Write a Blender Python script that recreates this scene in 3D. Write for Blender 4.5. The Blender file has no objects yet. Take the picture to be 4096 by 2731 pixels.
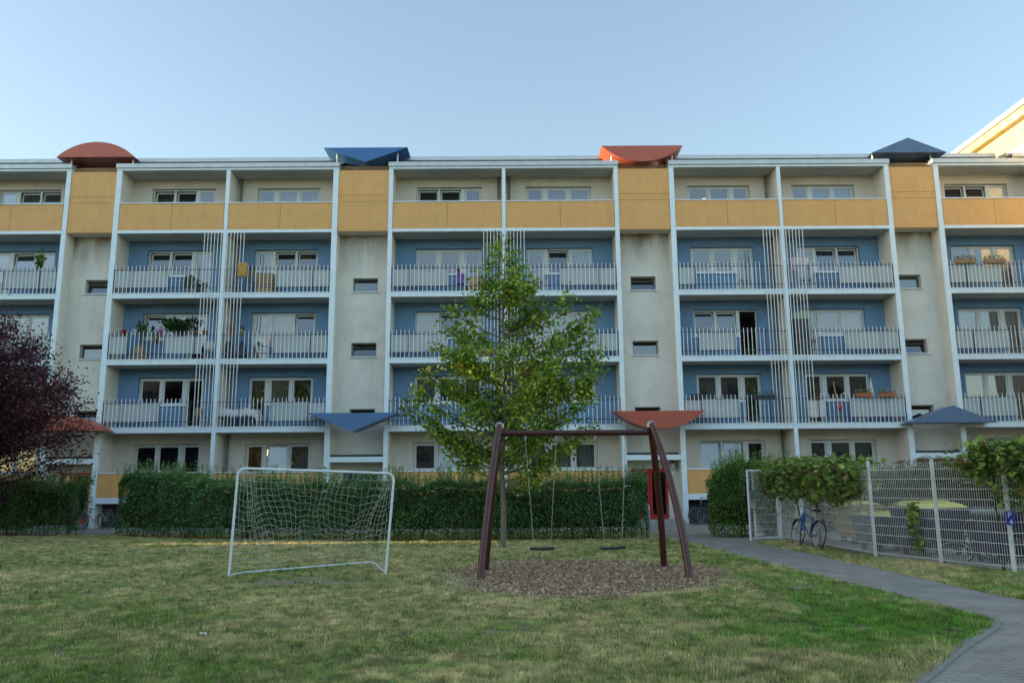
import bpy, math, random
import numpy as np
from mathutils import Vector, Matrix
R=math.radians; PI=math.pi
random.seed(7); RNG=np.random.default_rng(11)
S=bpy.context.scene; COL=S.collection

# ------------------------------------------------------------------ camera, sky, sun, exposure
cd=bpy.data.cameras.new('camera'); cam=bpy.data.objects.new('camera',cd); COL.objects.link(cam)
cd.sensor_width=36; cd.lens=28.0; cd.clip_start=.1; cd.clip_end=3000
cam.location=(.244,-32.915,1.65)
cam.matrix_world=Matrix.Translation((.244,-32.915,1.65))@Matrix.Rotation(-.0023,4,'Z')@Matrix.Rotation(PI/2+.1767,4,'X')@Matrix.Rotation(-.0072,4,'Z')
S.camera=cam
SUN_EL=R(5.0); SLOPE=.0          # the sun stands low on the left, a touch behind the facade plane
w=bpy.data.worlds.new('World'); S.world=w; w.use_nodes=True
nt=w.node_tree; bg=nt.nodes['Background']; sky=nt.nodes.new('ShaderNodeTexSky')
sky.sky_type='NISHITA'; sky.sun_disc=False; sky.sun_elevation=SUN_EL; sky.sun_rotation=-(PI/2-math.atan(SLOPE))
sky.air_density=1.0; sky.dust_density=.8; sky.ozone_density=1.8; sky.altitude=50
hs=nt.nodes.new('ShaderNodeHueSaturation'); hs.inputs['Saturation'].default_value=.95; gm=nt.nodes.new('ShaderNodeGamma'); gm.inputs[1].default_value=.78
nt.links.new(sky.outputs[0],gm.inputs[0]); nt.links.new(gm.outputs[0],hs.inputs['Color']); # extra sky brightness added behind the camera to lift the facade
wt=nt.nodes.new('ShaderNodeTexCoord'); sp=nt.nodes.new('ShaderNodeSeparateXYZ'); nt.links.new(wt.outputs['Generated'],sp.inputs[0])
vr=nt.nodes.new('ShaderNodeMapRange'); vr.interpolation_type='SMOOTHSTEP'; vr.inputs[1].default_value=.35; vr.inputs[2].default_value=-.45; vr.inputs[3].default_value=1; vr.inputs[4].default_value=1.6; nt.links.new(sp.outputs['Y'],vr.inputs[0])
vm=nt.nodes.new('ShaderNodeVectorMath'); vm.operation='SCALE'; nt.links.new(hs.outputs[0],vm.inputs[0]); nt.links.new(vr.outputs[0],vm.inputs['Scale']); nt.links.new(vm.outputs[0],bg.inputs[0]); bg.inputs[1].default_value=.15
sd=bpy.data.lights.new('sun','SUN'); sd.energy=5.0; sd.angle=R(.5); sd.color=(1,.72,.42)
sun=bpy.data.objects.new('sun',sd); COL.objects.link(sun)
sdir=Vector((-math.cos(SUN_EL),SLOPE*math.cos(SUN_EL),math.sin(SUN_EL))).normalized()
sun.rotation_euler=sdir.to_track_quat('Z','Y').to_euler()
S.view_settings.view_transform='Standard'; S.view_settings.look='None'; S.view_settings.gamma=1
S.view_settings.exposure=2.1
S.cycles.max_bounces=8; S.cycles.transparent_max_bounces=24; S.cycles.use_denoising=True
S.cycles.caustics_reflective=False; S.cycles.caustics_refractive=False

# ------------------------------------------------------------------ helpers
def tag(o,label=None,cat=None,group=None,kind=None):
    if label: o['label']=label
    if cat: o['category']=cat
    if group: o['group']=group
    if kind: o['kind']=kind
    return o
def thing(name,label,cat,loc=(0,0,0),rz=0,group=None):
    o=bpy.data.objects.new(name,None); COL.objects.link(o); o.location=loc; o.rotation_euler=(0,0,rz)
    o.empty_display_size=.1
    return tag(o,label,cat,group)
def dup(root,loc=None,rz=None,label=None,parent=None):
    r=root.copy(); COL.objects.link(r)
    if parent is not None: r.parent=parent
    if loc is not None: r.location=loc
    if rz is not None: r.rotation_euler=(0,0,rz)
    if label: r['label']=label
    for ch in root.children: dup(ch,parent=r)
    return r
class MB:
    def __init__(s): s.v=[]; s.f=[]; s.m=[]; s.smooth=[]
    def add(s,vs,fs,m=0,sm=False):
        b=len(s.v); s.v+=[tuple(p) for p in vs]; s.f+=[tuple(b+i for i in f) for f in fs]
        s.m+=[m]*len(fs); s.smooth+=[sm]*len(fs); return s
    def box(s,a,b,m=0):
        x0,y0,z0=[min(p,q) for p,q in zip(a,b)]; x1,y1,z1=[max(p,q) for p,q in zip(a,b)]
        return s.add([(x0,y0,z0),(x1,y0,z0),(x1,y1,z0),(x0,y1,z0),(x0,y0,z1),(x1,y0,z1),(x1,y1,z1),(x0,y1,z1)],
          [(0,3,2,1),(4,5,6,7),(0,1,5,4),(1,2,6,5),(2,3,7,6),(3,0,4,7)],m)
    def tube(s,pts,r,n=8,m=0,cap=True,closed=False):
        P=[Vector(p) for p in pts]; k=len(P); rr=r if isinstance(r,(list,tuple)) else [r]*k
        vs=[]; up=None
        for i,p in enumerate(P):
            a=P[(i-1)%k] if (i>0 or closed) else p; c=P[(i+1)%k] if (i<k-1 or closed) else p
            t=(c-a).normalized()
            if up is None:
                up=Vector((0,0,1)) if abs(t.z)<.9 else Vector((1,0,0))
                u=t.cross(up).normalized()
            else:
                u=(u-t*u.dot(t)); u=u.normalized() if u.length>1e-6 else t.orthogonal().normalized()
            w_=t.cross(u)
            for j in range(n):
                an=2*PI*j/n; vs.append(p+(u*math.cos(an)+w_*math.sin(an))*rr[i])
        fs=[]
        for i in range(k if closed else k-1):
            q=(i+1)%k
            for j in range(n): fs.append((i*n+j,i*n+(j+1)%n,q*n+(j+1)%n,q*n+j))
        s.add(vs,fs,m,True)
        if cap and not closed: s.add(vs[:n],[tuple(range(n-1,-1,-1))],m); s.add(vs[-n:],[tuple(range(n))],m)
        return s
    def prism(s,poly,y0,y1,m=0,sm=False):      # poly in (x,z), extruded along y
        n=len(poly); vs=[(x,y0,z) for x,z in poly]+[(x,y1,z) for x,z in poly]
        s.add(vs,[tuple(range(n)),tuple(range(2*n-1,n-1,-1))],m)
        return s.add(vs,[(i,i+n,(i+1)%n+n,(i+1)%n) for i in range(n)],m)
    def lathe(s,prof,c=(0,0,0),n=16,m=0):      # prof of (r,z)
        vs=[(c[0]+r*math.cos(2*PI*j/n),c[1]+r*math.sin(2*PI*j/n),c[2]+z) for r,z in prof for j in range(n)]
        return s.add(vs,[(i*n+j,i*n+(j+1)%n,(i+1)*n+(j+1)%n,(i+1)*n+j) for i in range(len(prof)-1) for j in range(n)],m,True)
    def build(s,name,mats,parent=None,label=None):
        me=bpy.data.meshes.new(name); me.from_pydata(s.v,[],s.f)
        mats=mats if isinstance(mats,(list,tuple)) else [mats]
        for m in mats: me.materials.append(m)
        me.polygons.foreach_set('material_index',s.m); me.polygons.foreach_set('use_smooth',s.smooth); me.update()
        o=bpy.data.objects.new(name,me); COL.objects.link(o)
        if parent is not None: o.parent=parent
        if label: o['label']=label
        return o
def npmesh(name,V,nv,mat,colr=None,parent=None):
    """V (n*nv,3) soup of polygons with nv corners each, one colour per polygon"""
    n=len(V)//nv; me=bpy.data.meshes.new(name)
    me.vertices.add(len(V)); me.vertices.foreach_set('co',V.astype(np.float32).ravel())
    me.loops.add(len(V)); me.loops.foreach_set('vertex_index',np.arange(len(V),dtype=np.int32))
    me.polygons.add(n); me.polygons.foreach_set('loop_start',np.arange(0,len(V),nv,dtype=np.int32))
    me.polygons.foreach_set('loop_total',np.full(n,nv,dtype=np.int32)) if hasattr(me.polygons[0],'loop_total') else None
    me.update(calc_edges=True)
    if colr is not None:
        ca=me.color_attributes.new('tint','FLOAT_COLOR','POINT')
        c=np.ones((len(V),4),np.float32); c[:,:3]=np.repeat(colr,nv,0); ca.data.foreach_set('color',c.ravel())
    me.materials.append(mat)
    o=bpy.data.objects.new(name,me); COL.objects.link(o)
    if parent is not None: o.parent=parent
    return o
_nz=RNG.random((256,256))
def vnoise(x,y,sc):
    x=np.asarray(x)/sc+100; y=np.asarray(y)/sc+100; xi=np.floor(x).astype(int); yi=np.floor(y).astype(int)
    fx=x-xi; fy=y-yi; fx=fx*fx*(3-2*fx); fy=fy*fy*(3-2*fy); g=lambda a,b:_nz[a%256,b%256]
    return (g(xi,yi)*(1-fx)+g(xi+1,yi)*fx)*(1-fy)+(g(xi,yi+1)*(1-fx)+g(xi+1,yi+1)*fx)*fy
def inpoly(x,y,poly):
    r=np.zeros(len(x),bool); n=len(poly)
    for i in range(n):
        x0,y0=poly[i]; x1,y1=poly[(i+1)%n]
        c=((y0>y)!=(y1>y))&(x<(x1-x0)*(y-y0)/((y1-y0) or 1e-9)+x0); r^=c
    return r

# ------------------------------------------------------------------ materials
def mat(name,col,rough=.6,metal=0,noise=0,nscale=4,col2=None,bump=0,bscale=60,spec=.5,streak=0,detail=6,topstain=None):
    m=bpy.data.materials.new(name); m.use_nodes=True; t=m.node_tree; b=t.nodes['Principled BSDF']
    b.inputs['Base Color'].default_value=(*col,1); b.inputs['Roughness'].default_value=rough
    b.inputs['Metallic'].default_value=metal; b.inputs['Specular IOR Level'].default_value=spec
    tc=t.nodes.new('ShaderNodeTexCoord')
    if noise or col2:
        n=t.nodes.new('ShaderNodeTexNoise'); n.inputs['Scale'].default_value=nscale; n.inputs['Detail'].default_value=detail
        n.inputs['Roughness'].default_value=.65; t.links.new(tc.outputs['Object'],n.inputs['Vector'])
        mx=t.nodes.new('ShaderNodeMix'); mx.data_type='RGBA'
        mx.inputs['A'].default_value=(*col,1); c2=col2 or tuple(c*(1-noise) for c in col); mx.inputs['B'].default_value=(*c2,1)
        rp=t.nodes.new('ShaderNodeMapRange'); rp.inputs[1].default_value=.38; rp.inputs[2].default_value=.66
        t.links.new(n.outputs[0],rp.inputs[0]); t.links.new(rp.outputs[0],mx.inputs['Factor'])
        out=mx.outputs['Result']
        if streak:      # vertical rain streaks of dirt
            mp=t.nodes.new('ShaderNodeMapping'); mp.inputs['Scale'].default_value=(5,5,.35); t.links.new(tc.outputs['Object'],mp.inputs[0])
            n2=t.nodes.new('ShaderNodeTexNoise'); n2.inputs['Scale'].default_value=1; n2.inputs['Detail'].default_value=4; t.links.new(mp.outputs[0],n2.inputs['Vector'])
            r2=t.nodes.new('ShaderNodeMapRange'); r2.inputs[1].default_value=.5; r2.inputs[2].default_value=.75; r2.inputs[4].default_value=streak
            t.links.new(n2.outputs[0],r2.inputs[0]); m2=t.nodes.new('ShaderNodeMix'); m2.data_type='RGBA'
            m2.inputs['B'].default_value=(.12,.10,.08,1); t.links.new(out,m2.inputs['A']); t.links.new(r2.outputs[0],m2.inputs['Factor']); out=m2.outputs['Result']
        if topstain:    # soot and rain stain hanging below the yellow panels
            sx=t.nodes.new('ShaderNodeSeparateXYZ'); t.links.new(tc.outputs['Object'],sx.inputs[0]); r3=t.nodes.new('ShaderNodeMapRange'); r3.inputs[1].default_value=topstain[0]; r3.inputs[2].default_value=topstain[1]
            t.links.new(sx.outputs['Z'],r3.inputs[0]); mp=t.nodes.new('ShaderNodeMapping'); mp.inputs['Scale'].default_value=(1.6,1.6,.35); t.links.new(tc.outputs['Object'],mp.inputs[0])
            n3=t.nodes.new('ShaderNodeTexNoise'); n3.inputs['Scale'].default_value=1; n3.inputs['Detail'].default_value=5; t.links.new(mp.outputs[0],n3.inputs['Vector'])
            ad=t.nodes.new('ShaderNodeMath'); ad.operation='MULTIPLY'; t.links.new(r3.outputs[0],ad.inputs[0]); r4=t.nodes.new('ShaderNodeMapRange'); r4.inputs[1].default_value=.3; r4.inputs[2].default_value=.65; r4.inputs[4].default_value=.95; t.links.new(n3.outputs[0],r4.inputs[0]); t.links.new(r4.outputs[0],ad.inputs[1])
            m3=t.nodes.new('ShaderNodeMix'); m3.data_type='RGBA'; m3.inputs['B'].default_value=(.17,.12,.07,1); t.links.new(out,m3.inputs['A']); t.links.new(ad.outputs[0],m3.inputs['Factor']); out=m3.outputs['Result']
        t.links.new(out,b.inputs['Base Color'])
    if bump:
        n=t.nodes.new('ShaderNodeTexNoise'); n.inputs['Scale'].default_value=bscale; n.inputs['Detail'].default_value=3
        t.links.new(tc.outputs['Object'],n.inputs['Vector']); bp=t.nodes.new('ShaderNodeBump'); bp.inputs['Strength'].default_value=bump
        bp.inputs['Distance'].default_value=.02; t.links.new(n.outputs[0],bp.inputs['Height']); t.links.new(bp.outputs[0],b.inputs['Normal'])
    return m
def leafmat(name,mul=(1,1,1),trans=.25,rough=.5):
    m=bpy.data.materials.new(name); m.use_nodes=True; t=m.node_tree; b=t.nodes['Principled BSDF']; out=t.nodes['Material Output']
    a=t.nodes.new('ShaderNodeAttribute'); a.attribute_name='tint'
    mm=t.nodes.new('ShaderNodeMix'); mm.data_type='RGBA'; mm.blend_type='MULTIPLY'; mm.inputs['Factor'].default_value=1
    mm.inputs['B'].default_value=(*mul,1); t.links.new(a.outputs['Color'],mm.inputs['A'])
    t.links.new(mm.outputs['Result'],b.inputs['Base Color']); b.inputs['Roughness'].default_value=rough; b.inputs['Specular IOR Level'].default_value=.3
    tr=t.nodes.new('ShaderNodeBsdfTranslucent'); t.links.new(mm.outputs['Result'],tr.inputs['Color'])
    ms=t.nodes.new('ShaderNodeMixShader'); ms.inputs[0].default_value=trans
    t.links.new(b.outputs[0],ms.inputs[1]); t.links.new(tr.outputs[0],ms.inputs[2]); t.links.new(ms.outputs[0],out.inputs[0]); return m
def glassmat():
    m=bpy.data.materials.new('window_glass'); m.use_nodes=True; t=m.node_tree; out=t.nodes['Material Output']
    t.nodes.remove(t.nodes['Principled BSDF'])
    tr=t.nodes.new('ShaderNodeBsdfTransparent'); tr.inputs[0].default_value=(.62,.66,.66,1)
    gl=t.nodes.new('ShaderNodeBsdfGlossy'); gl.inputs['Roughness'].default_value=.01; gl.inputs[0].default_value=(.9,.95,1,1)
    fr=t.nodes.new('ShaderNodeFresnel'); fr.inputs[0].default_value=1.5
    mr=t.nodes.new('ShaderNodeMapRange'); mr.inputs[1].default_value=0; mr.inputs[2].default_value=1; mr.inputs[3].default_value=.13; mr.inputs[4].default_value=1
    t.links.new(fr.outputs[0],mr.inputs[0])
    n=t.nodes.new('ShaderNodeTexNoise'); n.inputs['Scale'].default_value=1.3; n.inputs['Detail'].default_value=1
    tc=t.nodes.new('ShaderNodeTexCoord'); t.links.new(tc.outputs['Object'],n.inputs['Vector'])
    bp=t.nodes.new('ShaderNodeBump'); bp.inputs['Strength'].default_value=.06; bp.inputs['Distance'].default_value=.05; t.links.new(n.outputs[0],bp.inputs['Height']); t.links.new(bp.outputs[0],gl.inputs['Normal'])
    ms=t.nodes.new('ShaderNodeMixShader'); t.links.new(mr.outputs[0],ms.inputs[0]); t.links.new(tr.outputs[0],ms.inputs[1]); t.links.new(gl.outputs[0],ms.inputs[2]); t.links.new(ms.outputs[0],out.inputs[0]); return m
def emis(name,col,st):
    m=bpy.data.materials.new(name); m.use_nodes=True; b=m.node_tree.nodes['Principled BSDF']
    b.inputs['Emission Color'].default_value=(*col,1); b.inputs['Emission Strength'].default_value=st; return m
M=dict(
 beige=mat('beige_stucco',(.68,.63,.54),.9,noise=.12,nscale=1.2,bump=.35,bscale=45),
 stair=mat('stained_stucco',(.73,.70,.62),.9,noise=.16,nscale=.9,bump=.5,bscale=40,streak=.08,topstain=(10.6,12.3)),
 blue=mat('blue_stucco',(.155,.29,.46),.9,noise=.12,nscale=1.5,bump=.35,bscale=45),
 white=mat('white_metal',(.70,.80,.84),.45,noise=.1,nscale=3),
 ceil=mat('ceiling_paint',(.58,.57,.52),.9,noise=.12,nscale=2),
 flash=mat('roof_flashing',(.50,.54,.55),.4,.3,noise=.15,nscale=3),
 roofing=mat('grey_roofing',(.30,.33,.34),.7,noise=.2),
 yellow=mat('yellow_panel',(.68,.365,.115),.55,noise=.10,nscale=1.5,streak=.12),
 grey=mat('grey_panel',(.43,.48,.48),.6,noise=.08,nscale=2),
 rail=mat('dark_rail',(.02,.035,.06),.5),
 baluster=mat('baluster_paint',(.72,.74,.72),.4,noise=.08),
 frame=mat('window_frame',(.62,.65,.64),.35),
 wframe=mat('weathered_frame',(.30,.29,.25),.6,noise=.3),
 dish=mat('tan_dish',(.34,.25,.17),.6),
 cmid=mat('faded_blue_canopy_metal',(.075,.17,.33),.4,.15,noise=.15,nscale=2),
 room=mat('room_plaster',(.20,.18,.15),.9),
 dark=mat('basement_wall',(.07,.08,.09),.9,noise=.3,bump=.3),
 tar=mat('roofing_felt',(.03,.03,.03),.9),
 red=mat('red_paint',(.45,.012,.012),.4),
 cred=mat('red_canopy_metal',(.42,.10,.06),.38,.15,noise=.12,nscale=2),
 cblue=mat('blue_canopy_metal',(.035,.13,.33),.35,.15,noise=.12,nscale=2),
 cgrey=mat('grey_blue_canopy_metal',(.075,.135,.25),.35,.15,noise=.12,nscale=2),
 pipe=mat('pipe_grey',(.18,.18,.17),.6,.2,noise=.3,nscale=6),
 steel=mat('galvanised_steel',(.45,.46,.47),.35,.8,noise=.25,nscale=8),
 whitepaint=mat('white_tube_paint',(.72,.76,.78),.35,noise=.15,nscale=6),
 brown=mat('brown_steel',(.075,.022,.02),.35,.2,noise=.3,nscale=9,bump=.1,bscale=200),
 rubber=mat('black_rubber',(.015,.016,.02),.6),
 bark=mat('grey_bark',(.20,.16,.12),.9,noise=.45,nscale=14,bump=.8,bscale=35),
 darkbark=mat('dark_bark',(.06,.045,.04),.9,noise=.4,nscale=10,bump=.5,bscale=30),
 net=mat('net_cord',(.68,.70,.68),.8),
 fence=mat('galvanised_fence',(.66,.68,.64),.5,.1,noise=.2,nscale=5),
 concrete=mat('concrete',(.33,.33,.32),.9,noise=.3,nscale=6,bump=.3),
 glass=glassmat(),
 cork=mat('cardboard',(.42,.27,.13),.85,noise=.1),
 terracotta=mat('terracotta',(.42,.14,.07),.8,noise=.2,nscale=10),
 whitecloth=mat('white_cloth',(.66,.66,.64),.9,noise=.15,nscale=8,bump=.5,bscale=12),
 plast_y=mat('yellow_plastic',(.60,.55,.12),.45,noise=.1),
 plast_b=mat('navy_plastic',(.012,.022,.075),.45,noise=.2),
 plast_d=mat('dark_plastic',(.03,.035,.05),.5,noise=.2),
 signblue=mat('sign_blue',(.01,.02,.25),.4),
 sky_glass=mat('lamp_glass',(.6,.6,.55),.2),
 wood=mat('weathered_wood',(.35,.22,.11),.8,noise=.3,nscale=8),
)
M['leaf']=leafmat('leaf'); M['leafp']=leafmat('purple_leaf',trans=.15)
M['grass']=leafmat('grass_blade',trans=.2,rough=.7)
def ground_mat(name,a,b,sc,bump=.6,c=None):
    m=mat(name,a,.95,col2=b,nscale=sc,bump=bump,bscale=25,detail=10); return m
def paver_mat(name,c1,c2,mortar,sx,sy,rot=0):
    m=bpy.data.materials.new(name); m.use_nodes=True; t=m.node_tree; b=t.nodes['Principled BSDF']; b.inputs['Roughness'].default_value=.85
    tc=t.nodes.new('ShaderNodeTexCoord'); mp=t.nodes.new('ShaderNodeMapping'); mp.inputs['Rotation'].default_value=(0,0,rot)
    t.links.new(tc.outputs['Object'],mp.inputs[0]); br=t.nodes.new('ShaderNodeTexBrick'); t.links.new(mp.outputs[0],br.inputs['Vector'])
    br.inputs['Color1'].default_value=(*c1,1); br.inputs['Color2'].default_value=(*c2,1); br.inputs['Mortar'].default_value=(*mortar,1)
    br.inputs['Scale'].default_value=1; br.inputs['Brick Width'].default_value=sx; br.inputs['Row Height'].default_value=sy; br.inputs['Mortar Size'].default_value=.006
    br.inputs['Bias'].default_value=-.2
    n=t.nodes.new('ShaderNodeTexNoise'); n.inputs['Scale'].default_value=1.6; n.inputs['Detail'].default_value=9; n.inputs['Roughness'].default_value=.75; t.links.new(tc.outputs['Object'],n.inputs['Vector'])
    mr=t.nodes.new('ShaderNodeMapRange'); mr.inputs[1].default_value=.3; mr.inputs[2].default_value=.7; mr.inputs[3].default_value=.65; mr.inputs[4].default_value=1.3; t.links.new(n.outputs[0],mr.inputs[0])
    mx=t.nodes.new('ShaderNodeMix'); mx.data_type='RGBA'; mx.blend_type='MULTIPLY'; mx.inputs['Factor'].default_value=1
    t.links.new(br.outputs[0],mx.inputs['A']); t.links.new(mr.outputs[0],mx.inputs['B']); t.links.new(mx.outputs['Result'],b.inputs['Base Color'])
    bp=t.nodes.new('ShaderNodeBump'); bp.inputs['Strength'].default_value=.5; bp.inputs['Distance'].default_value=.01; bp.invert=True
    t.links.new(br.outputs['Fac'],bp.inputs['Height']); t.links.new(bp.outputs[0],b.inputs['Normal']); return m
M['soil']=ground_mat('dry_lawn_soil',(.17,.155,.07),(.25,.20,.11),3)
M['chipground']=ground_mat('wood_chip_bed',(.24,.155,.09),(.38,.27,.165),18,bump=1)
M['paver']=paver_mat('paver_path',(.275,.25,.215),(.235,.215,.185),(.15,.135,.11),.22,.11,0)
M['asphalt']=mat('asphalt',(.25,.235,.21),.9,noise=.25,nscale=2,bump=.3,bscale=80)
M['edging']=mat('concrete_edging',(.25,.24,.215),.9,noise=.25,nscale=5,bump=.3)
M['curtain']={k:mat('curtain_'+k,c,.9,noise=.2,nscale=5) for k,c in dict(dark=(.07,.09,.11),sheer=(.34,.35,.34),pale=(.40,.42,.42),ochre=(.40,.24,.05),purple=(.14,.10,.14)).items()}
M['glow']=emis('warm_bulb',(1,.50,.16),1.6); M['glowroom']=emis('warm_curtain_light',(1,.55,.2),1.1)

# ------------------------------------------------------------------ ground
def sheet(name,poly,z,m,kind='structure'):
    b=MB().add([(x,y,z) for x,y in poly],[tuple(range(len(poly)))]); o=b.build(name,m); o['kind']=kind; return o
lawn=MB().add([(-500,-500,0),(500,-500,0),(500,500,0),(-500,500,0)],[(0,1,2,3)]).build('lawn',M['soil']); lawn['kind']='structure'
PATH=[(4.9,-4.1),(5.05,-8.5),(5.25,-10.8),(5.5,-15.6),(5.77,-19.4),(5.95,-21.8),(6.03,-22.7),(5.98,-23.05),(5.7,-23.45),(4.68,-24.6),(3.58,-25.95),(1.2,-29),(0,-33),(0,-40),(16,-40),(12,-25),(8.6,-22.9),(7.45,-21.9),(7.3,-20.5),(7.26,-18.5),(7.2,-14.8),(7.06,-12.4),(6.95,-10.2),(8.1,-9.4),(8.5,-8.3),(8.3,-7.2),(7.7,-4.1)]
sheet('paver_path',PATH,.006,M['paver'])
FRONT=[(-40,-4.1),(25,-4.1),(25,.4),(-40,.4)]
sheet('front_pavement',FRONT,.010,M['asphalt'])
YARD=[(8.35,-8.9),(8.45,-14.6),(8.98,-16.3),(9.55,-17.8),(14,-19),(20,-19),(20,-4.3),(10,-4.3)]
sheet('bin_yard',YARD,.008,M['paver'])
CHC=(1.55,-17.75)
def chip_r(an): return 1+.10*math.sin(3*an+1)+.06*math.sin(7*an)+.04*math.sin(13*an+2)
CHIPS=[(CHC[0]+2.35*chip_r(a)*math.cos(a),CHC[1]+2.85*chip_r(a)*math.sin(a)) for a in [2*PI*i/64 for i in range(64)]]
sheet('wood_chip_bed',CHIPS,.005,M['chipground'])
eb=MB()
for a,b in zip([(5.98,-23.05),(5.7,-23.45),(4.68,-24.6),(3.58,-25.95)],[(5.7,-23.45),(4.68,-24.6),(3.58,-25.95),(1.2,-29)]):
    d=Vector((b[0]-a[0],b[1]-a[1],0)).normalized(); n=Vector((d.y,-d.x,0))*.07
    A=Vector((*a,0)); B=Vector((*b,0)); eb.add([A+n,B+n,B-n,A-n]+[p+Vector((0,0,.022)) for p in (A+n,B+n,B-n,A-n)],[(4,5,6,7),(0,1,5,4),(2,3,7,6)])
eb.build('path_edging',M['edging'])['kind']='structure'
# grass blades ------------------------------------------------------
def grass():
    n=1000000; u=RNG.random(n); y=-26.6+22.2*u**1.5; d=y+32.9
    hw=.66*d+.8; x=.24+(RNG.random(n)*2-1)*hw
    ok=~inpoly(x,y,PATH)&~inpoly(x,y,YARD)
    px=(x-CHC[0])/2.35; py=(y-CHC[1])/2.85; an=np.arctan2(py,px); rr=np.hypot(px,py)/(1+.10*np.sin(3*an+1)+.06*np.sin(7*an)+.04*np.sin(13*an+2))
    ok&=(rr>1.0+.12*RNG.random(n)-.1*(RNG.random(n)<.2)); ok&=(x<8.1)|((x-8.1)*1.0<(-y-14)*.35)
    n2=vnoise(x,y,.35); n1=vnoise(x+31,y,1.7); n3=vnoise(x,y+57,.12); n4=vnoise(x+9,y+3,4.5)
    bare=(n2*.45+n1*.35+n3*.3); ok&=(np.hypot((x+3.5)/1.5,(y+18.6)/.6)>.6+.7*RNG.random(n)); ok&=(np.hypot((x-1.5)/3.0,(y+17.7)/3.4)>.7+.5*RNG.random(n)); ok&=(bare>.30+.20*RNG.random(n)-.05)
    x,y,d=x[ok],y[ok],d[ok]; n2,n1,n3,n4=n2[ok],n1[ok],n3[ok],n4[ok]; n=len(x)
    lush=np.clip(1.4-np.hypot((x-5.0)/1.7,(y+23.1)/1.3),0,1)+.6*np.clip(1.4-np.hypot((x-3.2)/1.6,(y+24.3)/1.2),0,1)+.35*np.clip((x-2)/3,0,1)*(y<-20)+.4*((x>4.2)&(x<6))+.3*(x>7)
    dry=np.clip(.56+.75*(n1-.5)+1.2*(n2-.5)+.5*(n4-.5)-lush*.42+.22*RNG.standard_normal(n),0,1)[:,None]
    green=np.array([.15,.225,.045])+RNG.random((n,1))*np.array([.05,.06,.015]); straw=np.array([.46,.39,.19])+RNG.random((n,1))*np.array([.10,.08,.04])
    lg=np.clip(lush,0,1)[:,None]; green=green*(1-lg)+np.array([.10,.25,.025])*lg
    colr=green*(1-dry)+straw*dry; colr*=(.45+.95*n3)[:,None]*1.25
    h=(.018+.05*n2*RNG.random(n)+.022*RNG.random(n))*(.8+.5*np.clip(lush,0,.6)); tall=RNG.random(n)<.01; h[tall]*=2.0
    wd=(.0035+.0045*RNG.random(n))*(.55+d/16); a=RNG.random(n)*2*PI
    dx=np.cos(a)*wd; dy=np.sin(a)*wd; lx=RNG.standard_normal(n)*h*.55; ly=RNG.standard_normal(n)*h*.55
    V=np.empty((n,3,3)); V[:,0]=np.c_[x-dx,y-dy,np.zeros(n)]; V[:,1]=np.c_[x+dx,y+dy,np.zeros(n)]; V[:,2]=np.c_[x+lx,y+ly,h]
    # taller tufts standing out of the sward, each with its own colour
    m=30000; u=RNG.random(m); ty=-26.6+18.6*u**1.5; tx=.24+(RNG.random(m)*2-1)*(.66*(ty+32.9)+.8)
    px=(tx-CHC[0])/2.35; py=(ty-CHC[1])/2.85; ok=~inpoly(tx,ty,PATH)&~inpoly(tx,ty,YARD)&(np.hypot(px,py)>1.12)&((tx<8.1)|((tx-8.1)<(-ty-14)*.35))&(vnoise(tx+5,ty,.9)+.35*RNG.random(m)>.52)
    tx,ty=tx[ok],ty[ok]; m=len(tx); K=15; strw=np.clip(RNG.random(m)*1.3-.25+.8*(vnoise(tx+31,ty,1.7)-.5)-.5*((tx>2.5)&(ty<-20)),0,1)[:,None]
    tc=(np.array([.54,.46,.23])*strw+np.array([.14,.235,.04])*(1-strw))*(.50+.95*RNG.random((m,1))); sz=.55+.75*RNG.random(m)**2
    X=np.repeat(tx,K); Y=np.repeat(ty,K); sz=np.repeat(sz,K); c2=np.repeat(tc,K,0)*(.8+.4*RNG.random((m*K,1))); a=RNG.random(m*K)*2*PI; rr=np.abs(RNG.standard_normal(m*K))*.03*sz
    X=X+np.cos(a)*rr; Y=Y+np.sin(a)*rr; hh=(.035+.05*RNG.random(m*K))*sz; ww=(.003+.003*RNG.random(m*K))*(.6+(Y+32.9)/18); b=RNG.random(m*K)*2*PI; ex=np.cos(b)*ww; ey=np.sin(b)*ww; ln=.035*sz
    W=np.empty((m*K,3,3)); W[:,0]=np.c_[X-ex,Y-ey,0*X]; W[:,1]=np.c_[X+ex,Y+ey,0*X]; W[:,2]=np.c_[X+np.cos(a)*ln*RNG.random(m*K),Y+np.sin(a)*ln*RNG.random(m*K),hh]
    V=np.r_[V,W]; colr=np.r_[colr,c2]
    f=520; fx=.24+(RNG.random(f)*2-1)*7; fy=-26.3+14*RNG.random(f)**1.6; ok=~inpoly(fx,fy,PATH)&(np.hypot((fx-CHC[0])/2.35,(fy-CHC[1])/2.85)>1.1); fx,fy=fx[ok],fy[ok]; f=len(fx)   # small flower heads, dead leaves and clover
    kk=RNG.integers(0,4,f); fc=np.array([[.75,.6,.05],[.7,.7,.66],[.22,.10,.05],[.10,.28,.05]])[kk]; fs=np.array([.010,.009,.022,.03])[kk]; a=RNG.random(f)*6.28; z=.03+.02*RNG.random(f)
    Z=np.stack([np.c_[fx+fs*np.cos(a+q),fy+fs*np.sin(a+q),z+.4*fs*(q==0)] for q in (0,2.1,4.2)],1); V=np.r_[V,Z]; colr=np.r_[colr,fc]
    tag(npmesh('grass',V.reshape(-1,3),3,M['grass'],colr),kind='stuff')
grass()
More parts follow.
